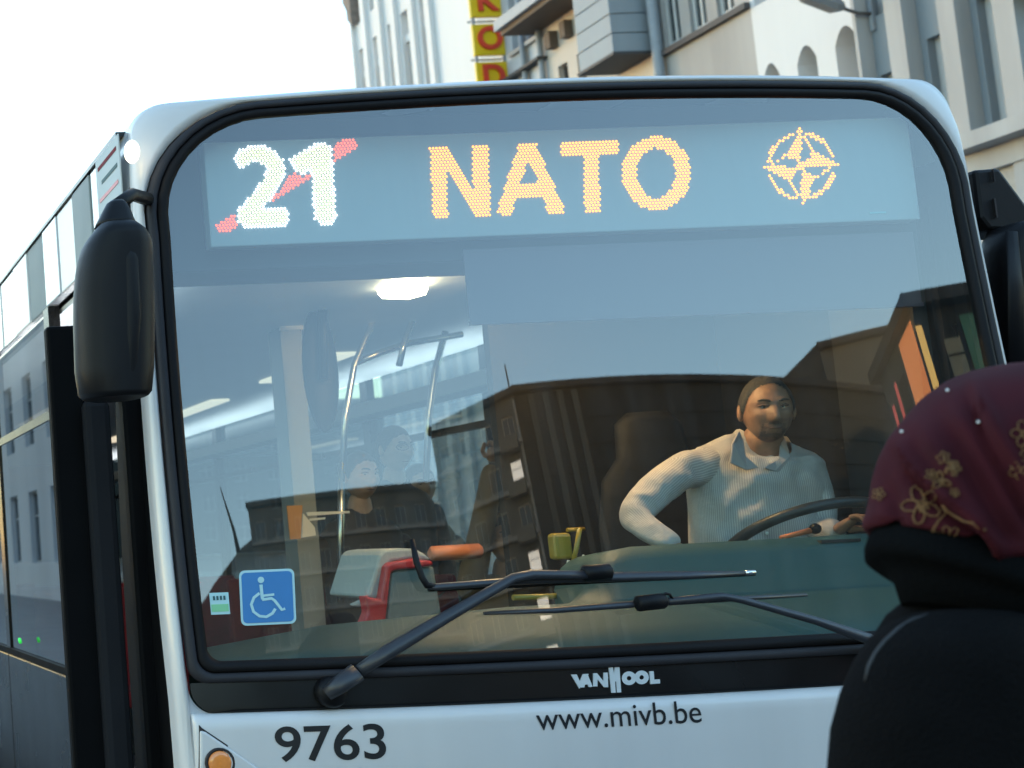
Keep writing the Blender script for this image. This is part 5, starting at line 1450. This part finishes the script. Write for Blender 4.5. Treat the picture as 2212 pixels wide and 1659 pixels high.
def flower(cx, cy, R, pet, par_name='embroidered_flower', r=.0011, a0=20, heart=1.0):
    fl = bpy.data.objects.new(par_name, None); col.objects.link(fl); fl.parent = scarf
    c = on(*cw3(cx, cy)) 
    fl.location = (c or scarf.location + wm.location) - wpos(scarf)
    for k in range(pet):
        a = a0 + 360 * k / pet
        px, py = cx + R * .95 * math.cos(rad(a)), cy + R * .95 * math.sin(rad(a))
        embroider(loopc(px, py, R * .75, R * .48, rot=a, w=.05), r, fl, 'petal_outline')
    for k in range(int(14 * heart)):
        a = rad(k * 137.5); q = R * .42 * math.sqrt((k + .5) / (14 * heart)) * 1.2
        embroider([cw3(cx + q * math.cos(a), cy + q * math.sin(a)), cw3(cx + q * 1.2 * math.cos(a) + 3, cy + q * 1.3 * math.sin(a) + 8), cw3(cx + q * 1.4 * math.cos(a) + 6, cy + q * 1.5 * math.sin(a) + 14)], r * 1.5, fl, 'heart_stitch')
flower(495, 1080, 78, 5, a0=30)
flower(630, 920, 40, 3, a0=-100, heart=.6)
flower(700, 830, 26, 6, heart=.3)
for cx, cy, R in ((705, 835, 55), (640, 760, 42), (560, 880, 45), (720, 1000, 35), (680, 1295, 75), (590, 1290, 40), (1190, 600, 95), (1160, 840, 70), (1215, 720, 60), (205, 1010, 45)):
    for k in range(5):
        a = 72 * k + cx % 50; embroider(loopc(cx + R * .55 * math.cos(rad(a)), cy + R * .55 * math.sin(rad(a)), R * .42, R * .3, rot=a, w=.06), .0008, scarf)
    embroider(loopc(cx, cy, R * .22, R * .22), .0009, scarf)
embroider([cw3(*p) for p in ((640, 1080), (690, 1130), (740, 1160), (790, 1190), (850, 1200), (890, 1235), (925, 1255))], .0016, scarf)
embroider([cw3(*p) for p in ((650, 1100), (655, 1140), (610, 1190), (570, 1250), (560, 1310))], .0012, scarf)
for x, y in ((893, 515), (675, 305), (365, 585)):
    p = on(*cw3(x, y), .002)
    if p is not None: b = MB(); b.ball(p, .0021, 10, 8); b.build('bead', mat('pearl_bead', (.7, .68, .66), .2) if x == 893 else bpy.data.materials['pearl_bead'], scarf)
b = MB()
b.loft([ring(v, ul, ur, d, .012, y0, tilt=t) for v, ul, ur, d, y0, t in ((1225, 1945, 2400, .10, 0, -.07), (1258, 1927, 2400, .110, 0, -.074), (1288, 1919, 2410, .116, 0, -.078), (1308, 1920, 2420, .117, 0, -.08), (1322, 1934, 2425, .110, 0, -.08), (1334, 1958, 2430, .102, 0, -.078), (1350, 1972, 2450, .098, 0, -.07), (1375, 1985, 2500, .10, .0, -.05))])
b.build('under_scarf', blk, wm)
b = MB()
b.loft([ring(v, ul, ur, d, fo, y0) for v, ul, ur, d, fo, y0 in ((1278, 1998, 2440, .08, 0, .03), (1300, 1975, 2470, .10, 0, .035), (1325, 1945, 2500, .11, .0, .04), (1372, 1915, 2560, .12, .004, .04), (1430, 1890, 2600, .13, .006, .04), (1500, 1868, 2620, .14, .008, .04), (1580, 1848, 2630, .145, .008, .04), (1680, 1835, 2640, .15, .01, .04), (1900, 1825, 2650, .16, .014, .04), (2400, 1820, 2660, .18, .02, .04), (2900, 1810, 2680, .2, .03, .04), (3200, 1805, 2690, .2, .035, .04))])
b.build('coat', coat_m, wm)
# near shoulder and arm
b = MB()
def sring(v, ul, ur, d, y0):
    return [p for p in ring(v, ul, ur, d, .004, y0)]
b.loft([sring(*a) for a in ((1314, 2040, 2110, .02, -.06), (1320, 1996, 2165, .045, -.065), (1338, 1948, 2225, .066, -.07), (1372, 1904, 2275, .08, -.075), (1420, 1872, 2310, .088, -.075), (1490, 1840, 2330, .092, -.075), (1570, 1818, 2336, .093, -.075), (1690, 1806, 2330, .09, -.075), (1900, 1815, 2310, .085, -.08), (2250, 1850, 2290, .07, -.10), (2480, 1890, 2260, .055, -.12))])
slv = b.build('sleeve', coat_m, wm)
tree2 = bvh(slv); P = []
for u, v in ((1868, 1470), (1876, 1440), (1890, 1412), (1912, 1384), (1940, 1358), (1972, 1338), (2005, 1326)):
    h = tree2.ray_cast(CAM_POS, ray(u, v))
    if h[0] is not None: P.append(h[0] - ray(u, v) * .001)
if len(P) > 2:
    b = MB(); b.tube(P, [.001] + [.0022] * (len(P) - 2) + [.001], 6); b.build('painted_rim_highlight', mat('grey_rim_highlight', (.022, .022, .024), .7), slv)  # lighter tube imitating the rim highlight along the shoulder
b = MB(); hc2 = Vector((sum(p.x for p in ring(1000, 1894, 2440, .1)) / 48, YW, zc_(1000)))
Head(hc2 + Vector((.01, .01, 0)), Matrix.Rotation(rad(205), 3, 'Z'), .82).mesh(b, 40, 34)
zt_ = zc_(1300)
J = {'n0': (hc2.x, YW + .01, hc2.z - .05, .05), 'n1': (hc2.x, YW + .01, zt_, .05), 'c': (hc2.x, YW + .02, zt_ - .2, .1), 'p': (hc2.x, YW + .02, .85, .11), 'kl': (hc2.x - .09, YW + .02, .48, .06), 'fl': (hc2.x - .09, YW + .02, .08, .04), 'gl': (hc2.x - .09, YW + .16, .04, .035),
     'kr': (hc2.x + .09, YW + .02, .48, .06), 'fr': (hc2.x + .09, YW + .02, .08, .04), 'gr': (hc2.x + .09, YW + .16, .04, .035)}
vs, fs = skin_verts(J, [('n0', 'n1'), ('n1', 'c'), ('c', 'p'), ('p', 'kl'), ('kl', 'fl'), ('fl', 'gl'), ('p', 'kr'), ('kr', 'fr'), ('fr', 'gr')]); b.add(vs, fs, True)
q0 = ring(2480, 1890, 2260, .055, .0, -.12); hp = sum(q0, Vector((0, 0, 0))) / len(q0)
hand_verts(b, hp, (0, .3, -1), (1, 0, 0), 1, .17, .5)
b.build('body', skin2, wm)
